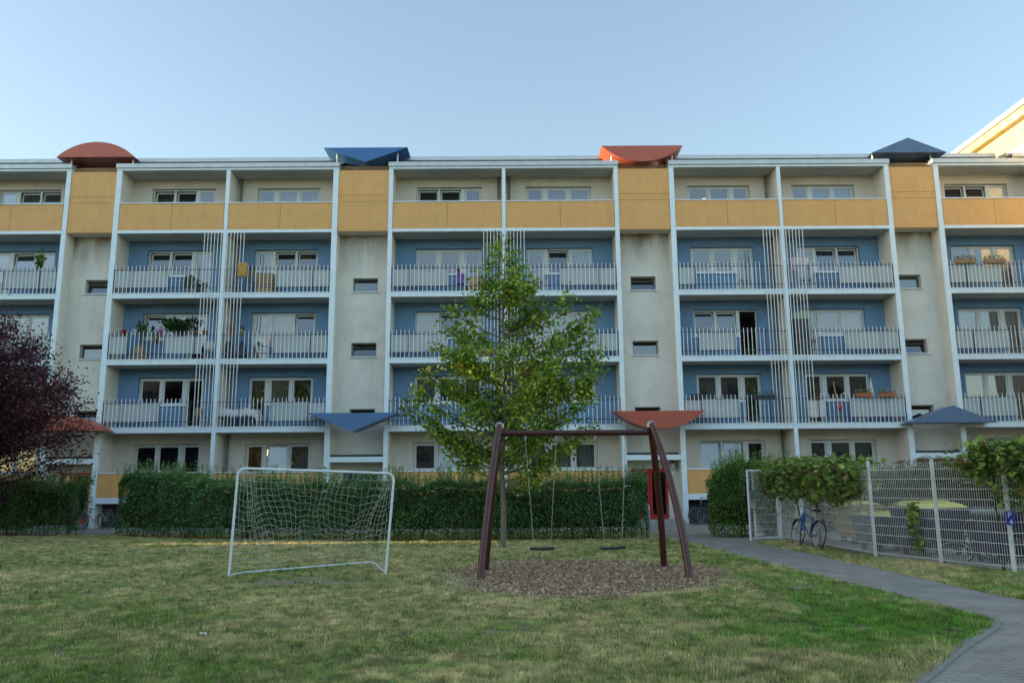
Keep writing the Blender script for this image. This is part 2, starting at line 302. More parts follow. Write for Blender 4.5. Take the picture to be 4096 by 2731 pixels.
def chips():
    n=15000; a=RNG.random(n)*2*PI; r=np.sqrt(RNG.random(n))*(1+.06*RNG.standard_normal(n)); rr=1+.10*np.sin(3*a+1)+.06*np.sin(7*a)+.04*np.sin(13*a+2)
    x=CHC[0]+2.4*r*rr*np.cos(a); y=CHC[1]+2.9*r*rr*np.sin(a); L=.012+.035*RNG.random(n)**2; W=.004+.009*RNG.random(n)
    t=RNG.random(n)*2*PI; u=np.c_[np.cos(t),np.sin(t),RNG.standard_normal(n)*.35]; v=np.c_[-np.sin(t),np.cos(t),RNG.standard_normal(n)*.4]
    c=np.c_[x,y,.010+.022*RNG.random(n)]; U=u*L[:,None]; Wv=v*W[:,None]
    V=np.stack([c-U-Wv,c+U-Wv,c+U+Wv,c-U+Wv],1)
    k=RNG.random((n,1)); k=k*k; col=np.array([.25,.155,.085])*(1-k)+np.array([.74,.58,.38])*k
    tag(npmesh('wood_chips',V.reshape(-1,3),4,M['grass'],col),kind='stuff')
chips()

# ------------------------------------------------------------------ apartment block
LB=[.97,3.81,6.64,9.48,12.34,15.19]
BLD=thing('apartment_building','long pale five storey apartment block with yellow parapets, blue loggias and coloured roof canopies','apartment building',(0,0,0))
PW=[(-23.65,-23.5),(-19.0,-18.81),(-16.82,-16.6),(-12.05,-11.89),(-7.4,-7.17),(-4.98,-4.8),(-.07,.08),(4.8,4.98),(7.2,7.41),(11.9,12.05),(16.6,16.8),(18.75,18.96),(23.5,23.65)]
MID=(3,6,9)
for i,(a,b) in enumerate(PW):
    mb=MB().box((a,.02,0),(b,5,15.19),0); mb.box((a-.002,-.05,0),(b+.002,.02,15.19),1)
    mb.build('party_wall',[M['beige'],M['white']],BLD)
BAYS=[(-19.0,-23.5),(-16.6,-12.05),(-7.4,-11.89),(-4.8,-.07),(4.8,.08),(7.41,11.9),(16.6,12.05),(18.96,23.5)]
# window fittings per (bay, level): three curtain codes + tilted sashes; '-' none  d dark  s sheer  p pale  o ochre  v purple ; O open door
WIN={(0,0):'---',(0,1):'---',(0,2):'---',(0,3):'-d- 1',(0,4):'dd- 01',(1,0):'ddd',(1,1):'---',(1,2):'s-- 0',(1,3):'--v 01',(1,4):'v-- 01',
 (2,0):'ds- 1',(2,1):'-s-',(2,2):'-sv 0',(2,3):'o-s 01',(2,4):'pp-',(3,0):'v-p 1',(3,1):'s-s',(3,2):'p-p 1',(3,3):'---',(3,4):'--- 01',
 (4,0):'ppp',(4,1):'---',(4,2):'pps',(4,3):'s-- 1',(4,4):'pp-',(5,0):'s-v 01',(5,1):'svd',(5,2):'-p- 01O',(5,3):'---',(5,4):'---',
 (6,0):'ddd',(6,1):'---',(6,2):'sd-',(6,3):'dd- 01',(6,4):'ps-',(7,0):'sss',(7,1):'vdo',(7,2):'sss',(7,3):'dds',(7,4):'--- 01'}
CK=dict(d='dark',s='sheer',p='pale',o='ochre',v='purple')
for bi,(xo,xi) in enumerate(BAYS):
    dr=1 if xi>xo else -1; s=abs(xi-xo)/4.72
    X=lambda u,xo=xo,dr=dr,s=s: xo+dr*u*s
    for l in range(5):
        zb=LB[l]; zt=LB[l+1]; zf=zb+.22; wm=M['blue'] if l in (1,2,3) else M['beige']
        # back wall of the loggia, built round the window opening
        w_=MB(); w_.box((X(0),1.1,zf),(X(.88),1.4,zt)); w_.box((X(3.82),1.1,zf),(X(4.72),1.4,zt)); w_.box((X(.88),1.1,zb+2.44),(X(3.82),1.4,zt))
        w_.box((X(.88),1.1,zf),(X(2.93),1.4,zb+1.20)); w_.build('loggia_wall',wm,BLD)
        # floor slab
        sl=MB().box((X(0),.02,zb+.004),(X(4.72),5,zf)); sl.build('floor_slab',M['ceil'],BLD)
        # window
        code=(WIN.get((bi,l),'---')+' ').split(' ',1); cur=code[0]; flags=code[1]
        yf=1.24; top=zb+2.42; fr=MB()
        def bar(u0,u1,z0,z1,y0=yf,y1=yf+.07): fr.box((X(u0),y0,z0),(X(u1),y1,z1))
        bot=zb+1.24; dbot=zf+.03
        bar(.885,3.815,top-.045,top); bar(.885,.945,bot,top-.046); bar(1.85,1.94,bot,top-.046); bar(2.87,3.03,dbot,top-.046); bar(3.765,3.815,dbot,top-.046)
        bar(.946,1.849,bot,bot+.05); bar(1.941,2.869,bot,bot+.05); bar(3.031,3.764,dbot,dbot+.07)
        panes=[(.955,1.84,bot+.055,top-.05,'0'),(1.95,2.86,bot+.055,top-.05,'1'),(3.04,3.755,dbot+.075,top-.05,'2')]
        pn=[]
        for k,(u0,u1,z0,z1,fl) in enumerate(panes):
            if k==2 and 'O' in flags: pn.append(None); continue
            tilt=R(6.5) if fl in flags else 0; e=.065
            ct,st=math.cos(tilt),math.sin(tilt)
            P=lambda u,v,y: (X(u),yf+.02+y*ct+v*st,z0+v*ct-y*st)
            H=z1-z0
            def sb(a,b,c,d):
                vs=[P(u,v,y) for u,v,y in ((a,c,0),(b,c,0),(b,c,.05),(a,c,.05),(a,d,0),(b,d,0),(b,d,.05),(a,d,.05))]
                fr.add(vs,[(0,3,2,1),(4,5,6,7),(0,1,5,4),(1,2,6,5),(2,3,7,6),(3,0,4,7)])
            sb(u0,u0+e,0,H); sb(u1-e,u1,0,H); sb(u0+e,u1-e,0,e); sb(u0+e,u1-e,H-e,H)
            g=MB().add([P(u0+e,e,.02),P(u1-e,e,.02),P(u1-e,H-e,.02),P(u0+e,H-e,.02)],[(0,1,2,3)]); pn.append(g)
        wo=fr.build('window',M['frame'],BLD)
        for g in pn:
            if g: g.build('pane',M['glass'],wo)
        for k,c in enumerate(cur[:3]):
            if c in CK:
                u0,u1,z0,z1,_=panes[k]; cm=MB(); N=46; vs=[]
                if c=='o': u0=u0+.35*(u1-u0)
                ph=random.random()*6
                for q in range(N+1):
                    uu=u0+(u1-u0)*q/N; yy=yf+.36+.022*math.sin(q*1.15+ph)+.012*math.sin(q*2.7)
                    vs+=[(X(uu),yy,z0-.02),(X(uu),yy,z1+.1)]
                cm.add(vs,[(2*q,2*q+2,2*q+3,2*q+1) for q in range(N)],0,True); cm.build('curtain',M['curtain'][CK[c]],wo)
        MB().box((X(.80),1.02,zb+1.205),(X(2.99),yf,zb+1.238)).build('window_sill',M['white'],wo)
        # balcony front
        xa,xb=sorted((xo,xi))
        if l in (1,2,3):
            MB().box((xa+.003,-.035,zb),(xb-.003,.018,zb+.24)).build('balcony_fascia',M['white'],BLD)
            rl=MB(); end=4.72-(.98 if bi in (1,2,3,4,5,6) else .05)
            n=int(end/.178)
            for q in range(n+1):
                u=.10+q*.178
                if u>end: break
                jit=0
                rl.tube([(X(u),-.085,zb+.185),(X(u)+jit,-.085,zb+1.40)],.0155,6,0)
            for z,uu in ((1.335,end+.1),):
                rl.tube([(X(0.01),-.06,zb+z),(X(uu),-.06,zb+z)],.011,6,1)
            for z in (1.24,.44): rl.box((X(0),-.07,zb+z-.018),(X(4.72),-.035,zb+z+.018),1)
            for u in (.02,.78,2.42,3.75,4.70): rl.box((X(u)-.012,-.05,zb+.24),(X(u)+.012,-.02,zb+1.24),1)
            ro=rl.build('balcony_railing',[M['baluster'],M['rail']],BLD)
            pans={(1,2):[(.04,.76),(2.45,4.05)],(5,3):[(.04,.76)],(5,2):[(.8,2.4)],(6,1):[(.04,.76),(.8,2.42)]}.get((bi,l),[(.04,.76),(.8,2.40)])
            if bi==7: pans=[(.04,.76),(.8,2.35)]
            if bi in (3,4) and l==1: pans=[]
            for a,b in pans: MB().box((X(a),-.018,zb+.44),(X(b),-.006,zb+1.20)).build('railing_panel',M['grey'],ro)
        elif l==4:
            MB().box((xa+.003,-.06,zb),(xb-.003,.03,zb+.13)).build('balcony_fascia',M['white'],BLD)
            md=(xa+xb)/2
            for a,b in ((xa+.03,md-.008),(md+.008,xb-.03)):
                pm=MB().box((a,-.045,zb+.135),(b,-.015,zb+1.33),0)
                for fx in np.linspace(a+.08,b-.08,4):
                    for fz in (zb+.22,zb+.73,zb+1.25): pm.box((fx-.011,-.049,fz-.011),(fx+.011,-.045,fz+.011),1)
                pm.build('parapet_panel',[M['yellow'],M['pipe']],BLD)
            MB().box((xa+.01,-.012,zb+.135),(xb-.01,.04,zb+1.32)).build('parapet_backing',M['ceil'],BLD)
            MB().box((xa+.006,-.075,zb+1.332),(xb-.006,.06,zb+1.37)).build('parapet_cap',M['white'],BLD)
        else:
            MB().box((xa+.003,-.035,zb),(xb-.003,.018,zb+.24)).build('balcony_fascia',M['white'],BLD)
            MB().box((xa+.012,-.015,zb+.245),(xb-.012,.05,zb+1.20)).build('parapet_panel',M['yellow'],BLD)
            MB().box((xa+.006,-.05,zb+1.202),(xb-.006,.07,zb+1.25)).build('parapet_cap',M['white'],BLD)
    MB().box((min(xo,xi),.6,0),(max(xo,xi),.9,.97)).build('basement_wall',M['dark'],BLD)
    # rain pipe in the inner corner
    if bi in (2,3,4,5):
        x=X(4.72-.17); dp=MB().tube([(x,1.0,1.2),(x,1.0,15.17)],.05,10)
        for z in LB[:5]: dp.tube([(x,1.0,z+1.6),(x,1.0,z+1.66)],.062,10); dp.box((x-.02,1.04,z+1.62),(x+.02,1.1,z+1.64))
        dp.build('rain_pipe',M['pipe'],BLD)
# long vertical rods either side of the middle walls
for pi in MID:
    a,b=PW[pi]; sc=.97 if pi!=6 else 1
    for sg,x0 in ((-1,a),(1,b)):
        for k in range(6):
            x=x0+sg*(.055+.147*k)*sc; r=MB()
            zt=12.34
            for l in (3,2,1):
                r.tube([(x,-.085,LB[l]-.10 if l>1 else 3.98),(x,-.085,zt)],.0165,6); r.tube([(x,-.085,LB[l]-.12 if l>1 else 4.0),(x,-.085,(LB[l] if l>1 else 3.98)+.02)],.017,6); zt=LB[l]-.10
            r.build('vertical_rod',M['baluster'],BLD)
# stair bays
STAIR=[(-18.81,-16.82,-1),(-7.17,-4.98,1),(4.98,7.2,-1),(16.8,18.75,-1)]
for si,(xa,xb,sg) in enumerate(STAIR):
    xc=(xa+xb)/2+(.06 if xa<0 else -.06); hw=.54*((xb-xa)/2.19); yw=.65
    if si==3: xc+=-.1; 
    if si==0: xc+=.1
    wb=MB(); z=2.80
    for l in (1,2,3):
        z0,z1=LB[l]+.38,LB[l]+.99
        wb.box((xa,yw,z),(xb,yw+.3,z0)); wb.box((xa,yw,z0),(xc-hw,yw+.3,z1)); wb.box((xc+hw,yw,z0),(xb,yw+.3,z1)); z=z1
        f=MB(); a,b=xc-hw+.003,xc+hw-.003; e=.05; y0=yw+.16
        f.box((a,y0,z0+.002),(a+e,y0+.06,z1-.002)); f.box((b-e,y0,z0+.002),(b,y0+.06,z1-.002)); f.box((a+e,y0,z0+.002),(b-e,y0+.06,z0+e)); f.box((a+e,y0,z1-e),(b-e,y0+.06,z1-.002))
        f.box((a+e,y0+.05,z1-e-.135),(b-e,y0+.09,z1-e-.115)); fo=f.build('stair_window',M['wframe'],BLD); tl=.05 if (si+l)%2 else .0
        MB().add([(a+e,y0+.03,z0+e),(b-e,y0+.03,z0+e),(b-e,y0+.05+tl*2,z1-e-.13),(a+e,y0+.05+tl*2,z1-e-.13)],[(0,1,2,3)]).build('pane',M['glass'],fo)
        MB().box((xc-hw-.05,yw-.07,z0-.035),(xc+hw+.05,yw+.12,z0)).build('window_sill',M['white'],fo)
    wb.box((xa,yw,z),(xb,yw+.3,12.38)); wb.build('stair_wall',M['stair'],BLD)
    for z0,z1 in ((12.39,13.71),(13.725,13.99),(14.005,15.14)):
        pm=MB().box((xa+.012,-.02,z0),(xb-.012,.01,z1),0)
        for fx in np.linspace(xa+.12,xb-.12,4):
            for fz in ([z0+.08,(z0+z1)/2,z1-.08] if z1-z0>.5 else [(z0+z1)/2]): pm.box((fx-.011,-.024,fz-.011),(fx+.011,-.02,fz+.011),1)
        pm.build('stair_panel',[M['yellow'],M['pipe']],BLD)
    MB().box((xa,.012,12.385),(xb,.64,15.13)).build('stair_top_wall',M['beige'],BLD)
    MB().box((xa+.01,.65,12.385),(xb-.01,1.0,15.13)).build('stair_back_wall',M['beige'],BLD)
    g=MB()
    for q in range(60): x=xa+(xb-xa)*(q+.5)/60; g.box((x-.008,.25,15.14),(x+.008,.262,15.44))
    g.box((xa,.245,15.40),(xb,.268,15.42)); g.build('roof_grille',M['cork'],BLD)
    # entrance
    MB().box((xa,-.04,2.57),(xb,.9,2.785)).build('entrance_canopy',M['white'],BLD)
    MB().box((xa+.02,-.03,2.79),(xb-.12,.64,2.87)).build('canopy_roofing',M['tar'],BLD)
    MB().box((xa,-.35,.011),(xb,.9,.18)).build('entrance_step',M['concrete'],BLD)
    yd=.70; dx0,dx1=(xa+.27,xb-.43) if sg<0 else (xa+.43,xb-.27)
    ew=MB(); ew.box((xa,yd,.18),(dx0,yd+.2,2.57)); ew.box((dx1,yd,.18),(xb,yd+.2,2.57)); ew.box((dx0,yd,2.24),(dx1,yd+.2,2.57)); ew.build('entrance_wall',M['beige'],BLD)
    d=MB(); e=.10
    mid=dx0+(dx1-dx0)*.5
    for a,b in ((dx0,mid-.002),(mid+.002,dx1)):
        d.box((a,yd+.05,.19),(a+e,yd+.11,2.23)); d.box((b-e,yd+.05,.19),(b,yd+.11,2.23)); d.box((a+e,yd+.05,.19),(b-e,yd+.11,.36)); d.box((a+e,yd+.05,2.09),(b-e,yd+.11,2.23))
    do=d.build('entrance_door',M['red'] if si!=1 else M['cblue'],BLD)
    for a,b in ((dx0,mid),(mid,dx1)): MB().add([(a+e,yd+.08,.36),(b-e,yd+.08,.36),(b-e,yd+.08,2.09),(a+e,yd+.08,2.09)],[(0,1,2,3)]).build('pane',M['glass'],do)
    MB().tube([(dx1-.06,yd+.0,.35),(dx1-.06,yd+.0,.75)],.015,8).build('handle',M['steel'],do)
    lx=dx1+.2; lm=MB(); lm.box((lx-.12,yd-.012,1.98),(lx+.12,yd,2.25),0); lm.lathe([(0,.0),(.08,.03),(.11,.12),(.08,.22),(.05,.24)],(lx,yd-.14,2.2),12,1); lm.lathe([(.05,.24),(.07,.30),(.06,.40),(0,.42)],(lx,yd-.14,2.2),12,2)
    lm.build('wall_lamp',[M['white'],M['sky_glass'],M['pipe']],BLD)
# roof
SEC=[(-23.65,-18.78),(-16.85,-7.14),(-5.0,5.0),(7.18,16.83),(18.72,23.65)]
for a,b in SEC:
    MB().box((a+.02,-.06,15.19),(b-.02,.1,15.285)).build('roof_edge',M['white'],BLD)
    fl=MB().box((a,-.12,15.295),(b,.2,15.485)); fl.build('roof_flashing',M['flash'],BLD)
    MB().box((a+.03,.1,15.195),(b-.03,12,15.46)).build('roof_slab',M['ceil'],BLD)
for a,b in zip([-26,-17.8,-6.1,6.1,17.8],[-17.81,-6.11,6.09,17.79,26]):
    MB().box((a,1.1,15.465),(b,1.3,16.02)).build('upper_parapet',M['roofing'],BLD)
    MB().box((a,1.0,16.025),(b,1.42,16.205)).build('parapet_coping',M['flash'],BLD)
for x0,x1 in ((-26,-18.8),(-17,-7.15),(-5,5),(7.2,16.8),(18.7,26)): MB().add([(x0,.2,15.49),(x1,.2,15.49),(x1,1.09,15.98),(x0,1.09,15.98)],[(0,1,2,3)]).build('roof_skirt',M['roofing'],BLD)
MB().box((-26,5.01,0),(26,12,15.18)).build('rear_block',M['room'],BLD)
for x0,x1 in ((-26,-23.66),(23.66,26)): MB().box((x0,.3,0),(x1,5,15.45)).build('end_wall',M['beige'],BLD)
# metal canopies: a shape cut in (x,z) and pushed back in depth
def arc(x0,x1,z0,h,n=28):
    c=(x1-x0)/2; Rr=(c*c+h*h)/(2*abs(h)); sgn=1 if h>0 else -1; xm=(x0+x1)/2; th=math.asin(c/Rr)
    return [(xm+Rr*math.sin(t),z0+h-sgn*Rr*(1-math.cos(t))) for t in [th-2*th*i/n for i in range(n+1)]]
def canopy(shape,x0,x1,z0,h,y0,y1,m,label,posts=(),pz=15.3,skew=0):
    if shape=='arc': poly=arc(x0,x1,z0,h)
    else: poly=[(x1,z0),((x0+x1)/2+skew,z0+h),(x0,z0)]
    if h<0: poly=poly[::-1]
    mb=MB().prism(poly,y0,y1); o=mb.build('metal_canopy',m,BLD,label)
    mod=o.modifiers.new('bevel','BEVEL'); mod.width=.008; mod.segments=1; mod.limit_method='ANGLE'; mod.angle_limit=R(50)
    for px,pt in posts: MB().tube([(px,.12,pz),(px,.12,pt)],.035,8).build('canopy_post',M['white'],o)
canopy('arc',-19.45,-16.05,15.76,.70,-.2,.95,M['cred'],'rust red arched canopy on the roof above the leftmost stairwell',((-18.95,15.9),(-16.25,15.9)))
canopy('tri',-7.84,-4.17,16.12,-.67,-.2,.95,M['cblue'],'blue V shaped canopy on the roof left of centre',((-7.3,16.0),(-4.65,16.0)))
canopy('arc',4.27,7.85,16.13,-.72,-.2,.95,M['cred'],'orange red bowl shaped canopy on the roof right of centre',((4.75,16.0),(7.4,16.0)))
canopy('tri',16.06,19.35,15.74,.68,-.2,.95,M['cgrey'],'dark blue gabled canopy on the roof at the right',((16.22,15.85),(18.78,15.85)))
canopy('arc',-19.7,-16.05,3.86,.62,-.95,.0,M['cred'],'red arched canopy over the leftmost entrance behind the purple tree')
canopy('tri',-7.96,-4.27,4.50,-.75,-.95,.0,M['cmid'],'blue V shaped canopy over the entrance behind the football goal')
canopy('arc',4.42,8.06,4.50,-.71,-.95,.0,M['cred'],'red bowl shaped canopy over the entrance behind the swing')
canopy('tri',16.26,19.8,3.95,.68,-.95,.0,M['cgrey'],'grey blue gabled canopy over the entrance behind the fence')

# neighbouring wings: the right one is lit by the low sun, the left one is an unseen wall added to shade the courtyard
WR=thing('neighbouring_building','taller cream building catching warm sunlight behind the right end of the roof','building',(26,0,0))
cream=mat('cream_render',(.44,.35,.19),.85,noise=.12,nscale=.6); cream2=mat('pale_render',(.56,.53,.45),.85,noise=.1,nscale=.6)
lichen=mat('stained_eaves',(.42,.37,.24),.85,noise=0,col2=(.30,.26,.06),nscale=1.4)
MB().box((.35,-7,0),(14,45,19.6)).build('wall',cream2,WR)
MB().box((.30,-7,18.55),(.352,45,19.62)).build('upper_wall_band',cream,WR)
MB().box((-.05,-7,19.62),(14,45,20.05)).build('eaves',lichen,WR)
MB().box((-.12,-7,20.09),(14,45,20.35)).build('roof_edge',cream2,WR)
MB().box((.0,-7,20.05),(13.9,45,20.09)).build('roof_joint',M['tar'],WR)
WL=thing('offscreen_building','unseen cream wall added on the left to block the low sun','building',(-60,0,0))
Hh=20.1
def slotwall(mb,x0,x1,y0,y1,H,slots):     # wall in the YZ plane with through openings (y0,y1,z0,z1)
    ys=sorted({y0,y1,*[s[0] for s in slots],*[s[1] for s in slots]})
    for a,b in zip(ys,ys[1:]):
        hs=sorted([(s[2],s[3]) for s in slots if s[0]<=a and s[1]>=b]); z=0
        for p,q in hs: mb.box((x0,a,z),(x1,b,p)); z=q
        mb.box((x0,a,z),(x1,b,H))
mb=MB(); slotwall(mb,-.6,0,-37,40,Hh,[(-9.75,-9.1,4.4,5.25),(-11.4,-10.9,9.8,10.6),(-12.2,-11.85,9.3,9.9)]); mb.build('wall',cream2,WL)  # openings shaped to let sunbeams through onto the grass and the maple crown
MB().box((-.9,-37.1,Hh),(.2,40,Hh+.3)).build('roof_edge',cream,WL)

# ------------------------------------------------------------------ foliage tools
def leaf_soup(C,size,col,flat=0.0,droop=0,shape=4):
    """one bent leaf (4 corner diamond) per centre"""
    n=len(C); a=RNG.standard_normal((n,3)); a[:,2]=a[:,2]*(1-flat)-droop; a/=np.linalg.norm(a,axis=1)[:,None]
    b=RNG.standard_normal((n,3)); b[:,2]*=(1-flat*.8); b-=a*(a*b).sum(1)[:,None]; b/=np.linalg.norm(b,axis=1)[:,None]
    s=(size*(.6+.8*RNG.random(n)))[:,None]; nn=np.cross(a,b)
    V=np.stack([C-a*s*.5, C+b*s*.38+nn*s*.08, C+a*s*.55, C-b*s*.38+nn*s*.08],1)
    return V.reshape(-1,3)
def tint(n,base,var,light,p):
    base=np.array(base); light=np.array(light); k=(RNG.random(n)<p)[:,None]*RNG.random((n,1))
    return (base*(1-k)+light*k)*(1+var*(RNG.random((n,1))*2-1))
def branch_tree(name,label,cat,base,trunk_pts,trunk_r,tips,leaf,nleaf,size,colf,barkm,leafm,twig=.35,group=None,start=.45,sweep=.45,flat=.3,spread=.13):
    t=thing(name,label,cat,base,group=group)
    MB().tube(trunk_pts,trunk_r,10).build('trunk',barkm,t)
    zs=[p[2] for p in trunk_pts]
    def tp(z):
        z=min(max(z,zs[0]),zs[-1])
        for p,q in zip(trunk_pts,trunk_pts[1:]):
            if p[2]<=z<=q[2]:
                f=(z-p[2])/((q[2]-p[2]) or 1); return Vector(p).lerp(Vector(q),f)
        return Vector(trunk_pts[-1])
    pts=[]; bm=MB()
    for tx,ty,tz,wgt in tips:
        T=Vector((tx,ty,tz)); r=math.hypot(tx,ty); b=tp(tz-sweep*r-.2)
        m=b.lerp(T,.5)+Vector((tx*.12,ty*.12,-.10*r)); P=[b]+[b*(1-f)**2+m*2*f*(1-f)+T*f*f for f in (.2,.4,.6,.8,1)]
        L=(T-b).length; r0=.012+.009*L; bm.tube(P,[r0*(1-.85*i/5) for i in range(6)],5,cap=False)
        nt_=max(3,int(L*7*wgt))
        for k in range(nt_):
            f=start+(1-start)*(k+random.random())/nt_ if k>0 else 1.0
            i=min(4,int(f*5)); q=P[i].lerp(P[i+1],f*5-i)
            d=Vector((random.gauss(0,1),random.gauss(0,1),random.gauss(.25,.6))).normalized()*twig*(.5+.8*random.random())*(1.15-.6*f)
            bm.tube([q,q+d],[.006,.003],3,cap=False); pts.append((q,d))
    bm.build('branches',barkm,t)
    k=max(1,int(nleaf/len(pts))); C=[]
    for q,d in pts:
        for _ in range(k):
            f=random.random(); C.append(q+d*f*1.1+Vector((random.gauss(0,1),random.gauss(0,1),random.gauss(-.2,1)))*spread*twig/.35)
    C=np.array([tuple(c) for c in C]); V=leaf_soup(C,size,None,flat,.25)
    npmesh('crown',V,4,leafm,colf(C),t); return t
# young maple in front of the block
def tips_from(outline,n,depth,inner=.55):
    out=[]
    for x,z,w in outline: out.append((x,random.uniform(-.5,.5),z,w))
    return out
maple_out=[(.12,8.5,1),(-.32,7.75,1),(.52,7.7,1),(-.40,7.15,1.2),(.85,7.2,1.1),(-.2,8.1,1),(.35,8.1,1),(-.9,6.75,.9),(1.9,6.7,.8),(1.2,6.2,1),(-1.4,6.45,.8),(2.65,6.4,.75),(2.3,6.0,.9),(-1.2,5.9,1),(2.5,5.7,.9),(-1.75,5.25,1),
 (2.65,5.2,.9),(-2.15,4.7,.9),(2.6,4.6,1),(-2.65,3.8,.75),(-2.3,4.1,.8),(2.35,4.0,1.1),(-1.95,3.3,1),(2.45,3.2,.9),(-1.3,2.5,.9),(1.35,2.3,1),(.9,2.0,1),(1.9,2.75,.9),(-1.6,2.9,.9),(.5,2.35,1),(-.7,2.6,.8)]
tips=tips_from(maple_out,0,0)
for i in range(62):
    z=random.uniform(2.5,7.6); hw=np.interp(z,[2.2,3.2,4.5,5.5,6.5,7.2,7.8,8.4],[.6,1.35,2.0,1.95,1.3,.7,.45,.1]); an=random.random()*2*PI; r=hw*(.45+.5*random.random())
    tips.append((r*math.cos(an)+.15,r*math.sin(an),z,1))
def maple_col(C):
    n=len(C); c=tint(n,(.14,.25,.025),.42,(.42,.50,.06),.48); k=RNG.random(n)<.006; c[k]=(.25,.10,.05)
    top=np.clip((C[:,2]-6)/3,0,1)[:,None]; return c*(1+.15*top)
branch_tree('maple_tree','slender young green maple standing behind the swing in front of the hedge','tree',(0,-11.3,0),
 [(0,0,0),(.02,0,.08),(.04,0,.9),(.0,0,1.9),(.06,.02,3.2),(.1,0,4.6),(.05,.05,6),(.1,0,7.4),(.12,0,8.3)],[.115,.085,.075,.07,.055,.042,.03,.017,.006],tips,0,23000,.10,maple_col,M['bark'],M['leaf'],start=.32,flat=.45)
# copper beech at the left edge
pt=[]
for i in range(230):
    an=random.random()*2*PI; z=random.uniform(2.5,7.4)
    hw=np.interp(z,[1.5,2.3,3.3,4.2,5.2,6.3,7.4],[3.2,3.9,4.15,3.9,3.3,2.3,.8]); r=hw*(.35+.65*random.random()**.5); pt.append((r*math.cos(an),r*math.sin(an),z+.1,1.2))
def purple_col(C): return tint(len(C),(.062,.018,.025),.45,(.17,.045,.055),.4)
branch_tree('purple_leaved_tree','dark purple leaved tree overhanging the left edge of the lawn','tree',(-17.2,-8,0),
 [(0,0,0),(.05,0,1),(-.05,.1,2.2),(.05,0,3.6),(0,0,5.2),(.1,0,6.8)],[.2,.16,.14,.11,.07,.02],pt,0,90000,.08,purple_col,M['darkbark'],M['leafp'],start=.2,sweep=.25,twig=.42,spread=.17)

# hedges: dense leaves through the outer shell, a thicket of stems, upright shoots on top
def hedge(name,label,cat,line,width,hfun,density,shoot=1.0,col=((.075,.18,.055),(.17,.32,.09)),lsize=.055,stop=.12):
    t=thing(name,label,cat,(line[0][0],line[0][1],0)); ox,oy=line[0]
    segs=[(Vector((*a,0)),Vector((*b,0))) for a,b in zip(line,line[1:])]; Lt=sum((b-a).length for a,b in segs)
    def at(s):
        for a,b in segs:
            l=(b-a).length
            if s<=l: d=(b-a)/l; return a+d*s,Vector((-d.y,d.x,0))
            s-=l
        return b,Vector((-d.y,d.x,0))
    n=int(Lt*density); C=np.empty((n,3)); bright=np.zeros(n)
    for i in range(n):
        s=random.random()*Lt; p,nn=at(s); H=hfun(s/Lt)
        taper=min(1,(min(s,Lt-s)+.25)/.8)
        z=stop+(H-stop)*random.random()**.85; prof=width/2*(.72+.28*math.sin(min(1,z/H*1.1)*PI*.62))*taper**.5
        prof*=.60+.8*vn1(s*1.5,z*1.8); q=1-abs(random.gauss(0,.16))
        side=-1 if random.random()<.68 else 1
        if random.random()<.2: q=random.uniform(-1,1); z=H*(1-.06*random.random())
        c=p+nn*(prof*q*side); C[i]=(c.x-ox,c.y-oy,z)
    shoots=MB(); SC=[]
    for k in range(int(Lt*95*shoot)):
        s=random.random()*Lt; p,nn=at(s); H=hfun(s/Lt); o_=random.uniform(-.5,.5)*width; h=.10+.50*random.random()**1.6; b=Vector((p.x+nn.x*o_-ox,p.y+nn.y*o_-oy,H*.90)); T=b+Vector((random.gauss(0,.05),random.gauss(0,.05),h+.1))
        shoots.tube([b,T],[.004,.002],3,cap=False)
        for j in range(int(8+h*46)):
            f=random.random(); c=b.lerp(T,f); SC.append((c.x+random.gauss(0,.022),c.y+random.gauss(0,.022),c.z))
    for k in range(int(Lt*7)):
        s=random.random()*Lt; p,nn=at(s); o_=random.uniform(-.3,.3)*width; b=Vector((p.x+nn.x*o_-ox,p.y+nn.y*o_-oy,0)); shoots.tube([b,b+Vector((random.gauss(0,.12),random.gauss(0,.12),.9))],[.016,.008],4,cap=False)
    shoots.build('stems',M['darkbark'],t)
    SC=np.array(SC); V=leaf_soup(C,lsize,None,.2); V2=leaf_soup(SC,lsize*.8,None,.2)
    cc=np.r_[tint(len(C),col[0],.45,col[1],.5),tint(len(SC),col[1],.3,(.20,.28,.10),.5)]
    npmesh('foliage',np.r_[V,V2],4,M['leaf'],cc,t)
    # twiggy core that stops light through the middle
    core=MB(); N=int(Lt/.35)
    for i in range(N):
        p,nn=at((i+.5)*Lt/N); H=hfun((i+.5)/N); w_=width*.26
        if 0<i<N-1: core.lathe([(w_*.5,.35),(w_,.6),(w_*1.05,H*.6),(w_*.6,H*.85),(0.01,H*.88)],(p.x-ox,p.y-oy,0),7)
    core.build('twig_core',M['darkbark'],t)
    return t
def vn1(a,b): return float(vnoise(np.array([a]),np.array([b]),1.0)[0])
hedge('hedge','long dense dark green hedge running behind the goal and the swing','hedge',[(-12.9,-5.2),(-8.4,-7.3),(-3.3,-8.25),(0,-8.45),(4.35,-8.1)],1.25,lambda f:1.66+.38*max(0,1-f*2.6)+.07*math.sin(f*21)+.05*math.sin(f*47)+.30*(vn1(f*26,2)-.5)+.12*(vn1(f*90,5)-.5)-.25*max(0,(.05-f)/.05),4600)
hedge('hedge','shorter dark green hedge under the purple tree at the left','hedge',[(-20,-2.6),(-17.2,-4.4),(-14.6,-4.6)],1.3,lambda f:1.85+.1*math.sin(f*13)-.1*f+.35*(vn1(f*9,7)-.5),4400)
hedge('shrub','bushy green shrub beside the open fence gate','shrub',[(6.45,-7.3),(7.5,-7.5),(8.9,-7.4)],1.9,lambda f:2.25+.15*math.sin(f*6)-1.5*max(0,.4-f),6500,1.0,((.08,.18,.03),(.16,.30,.05)),.06,.03)
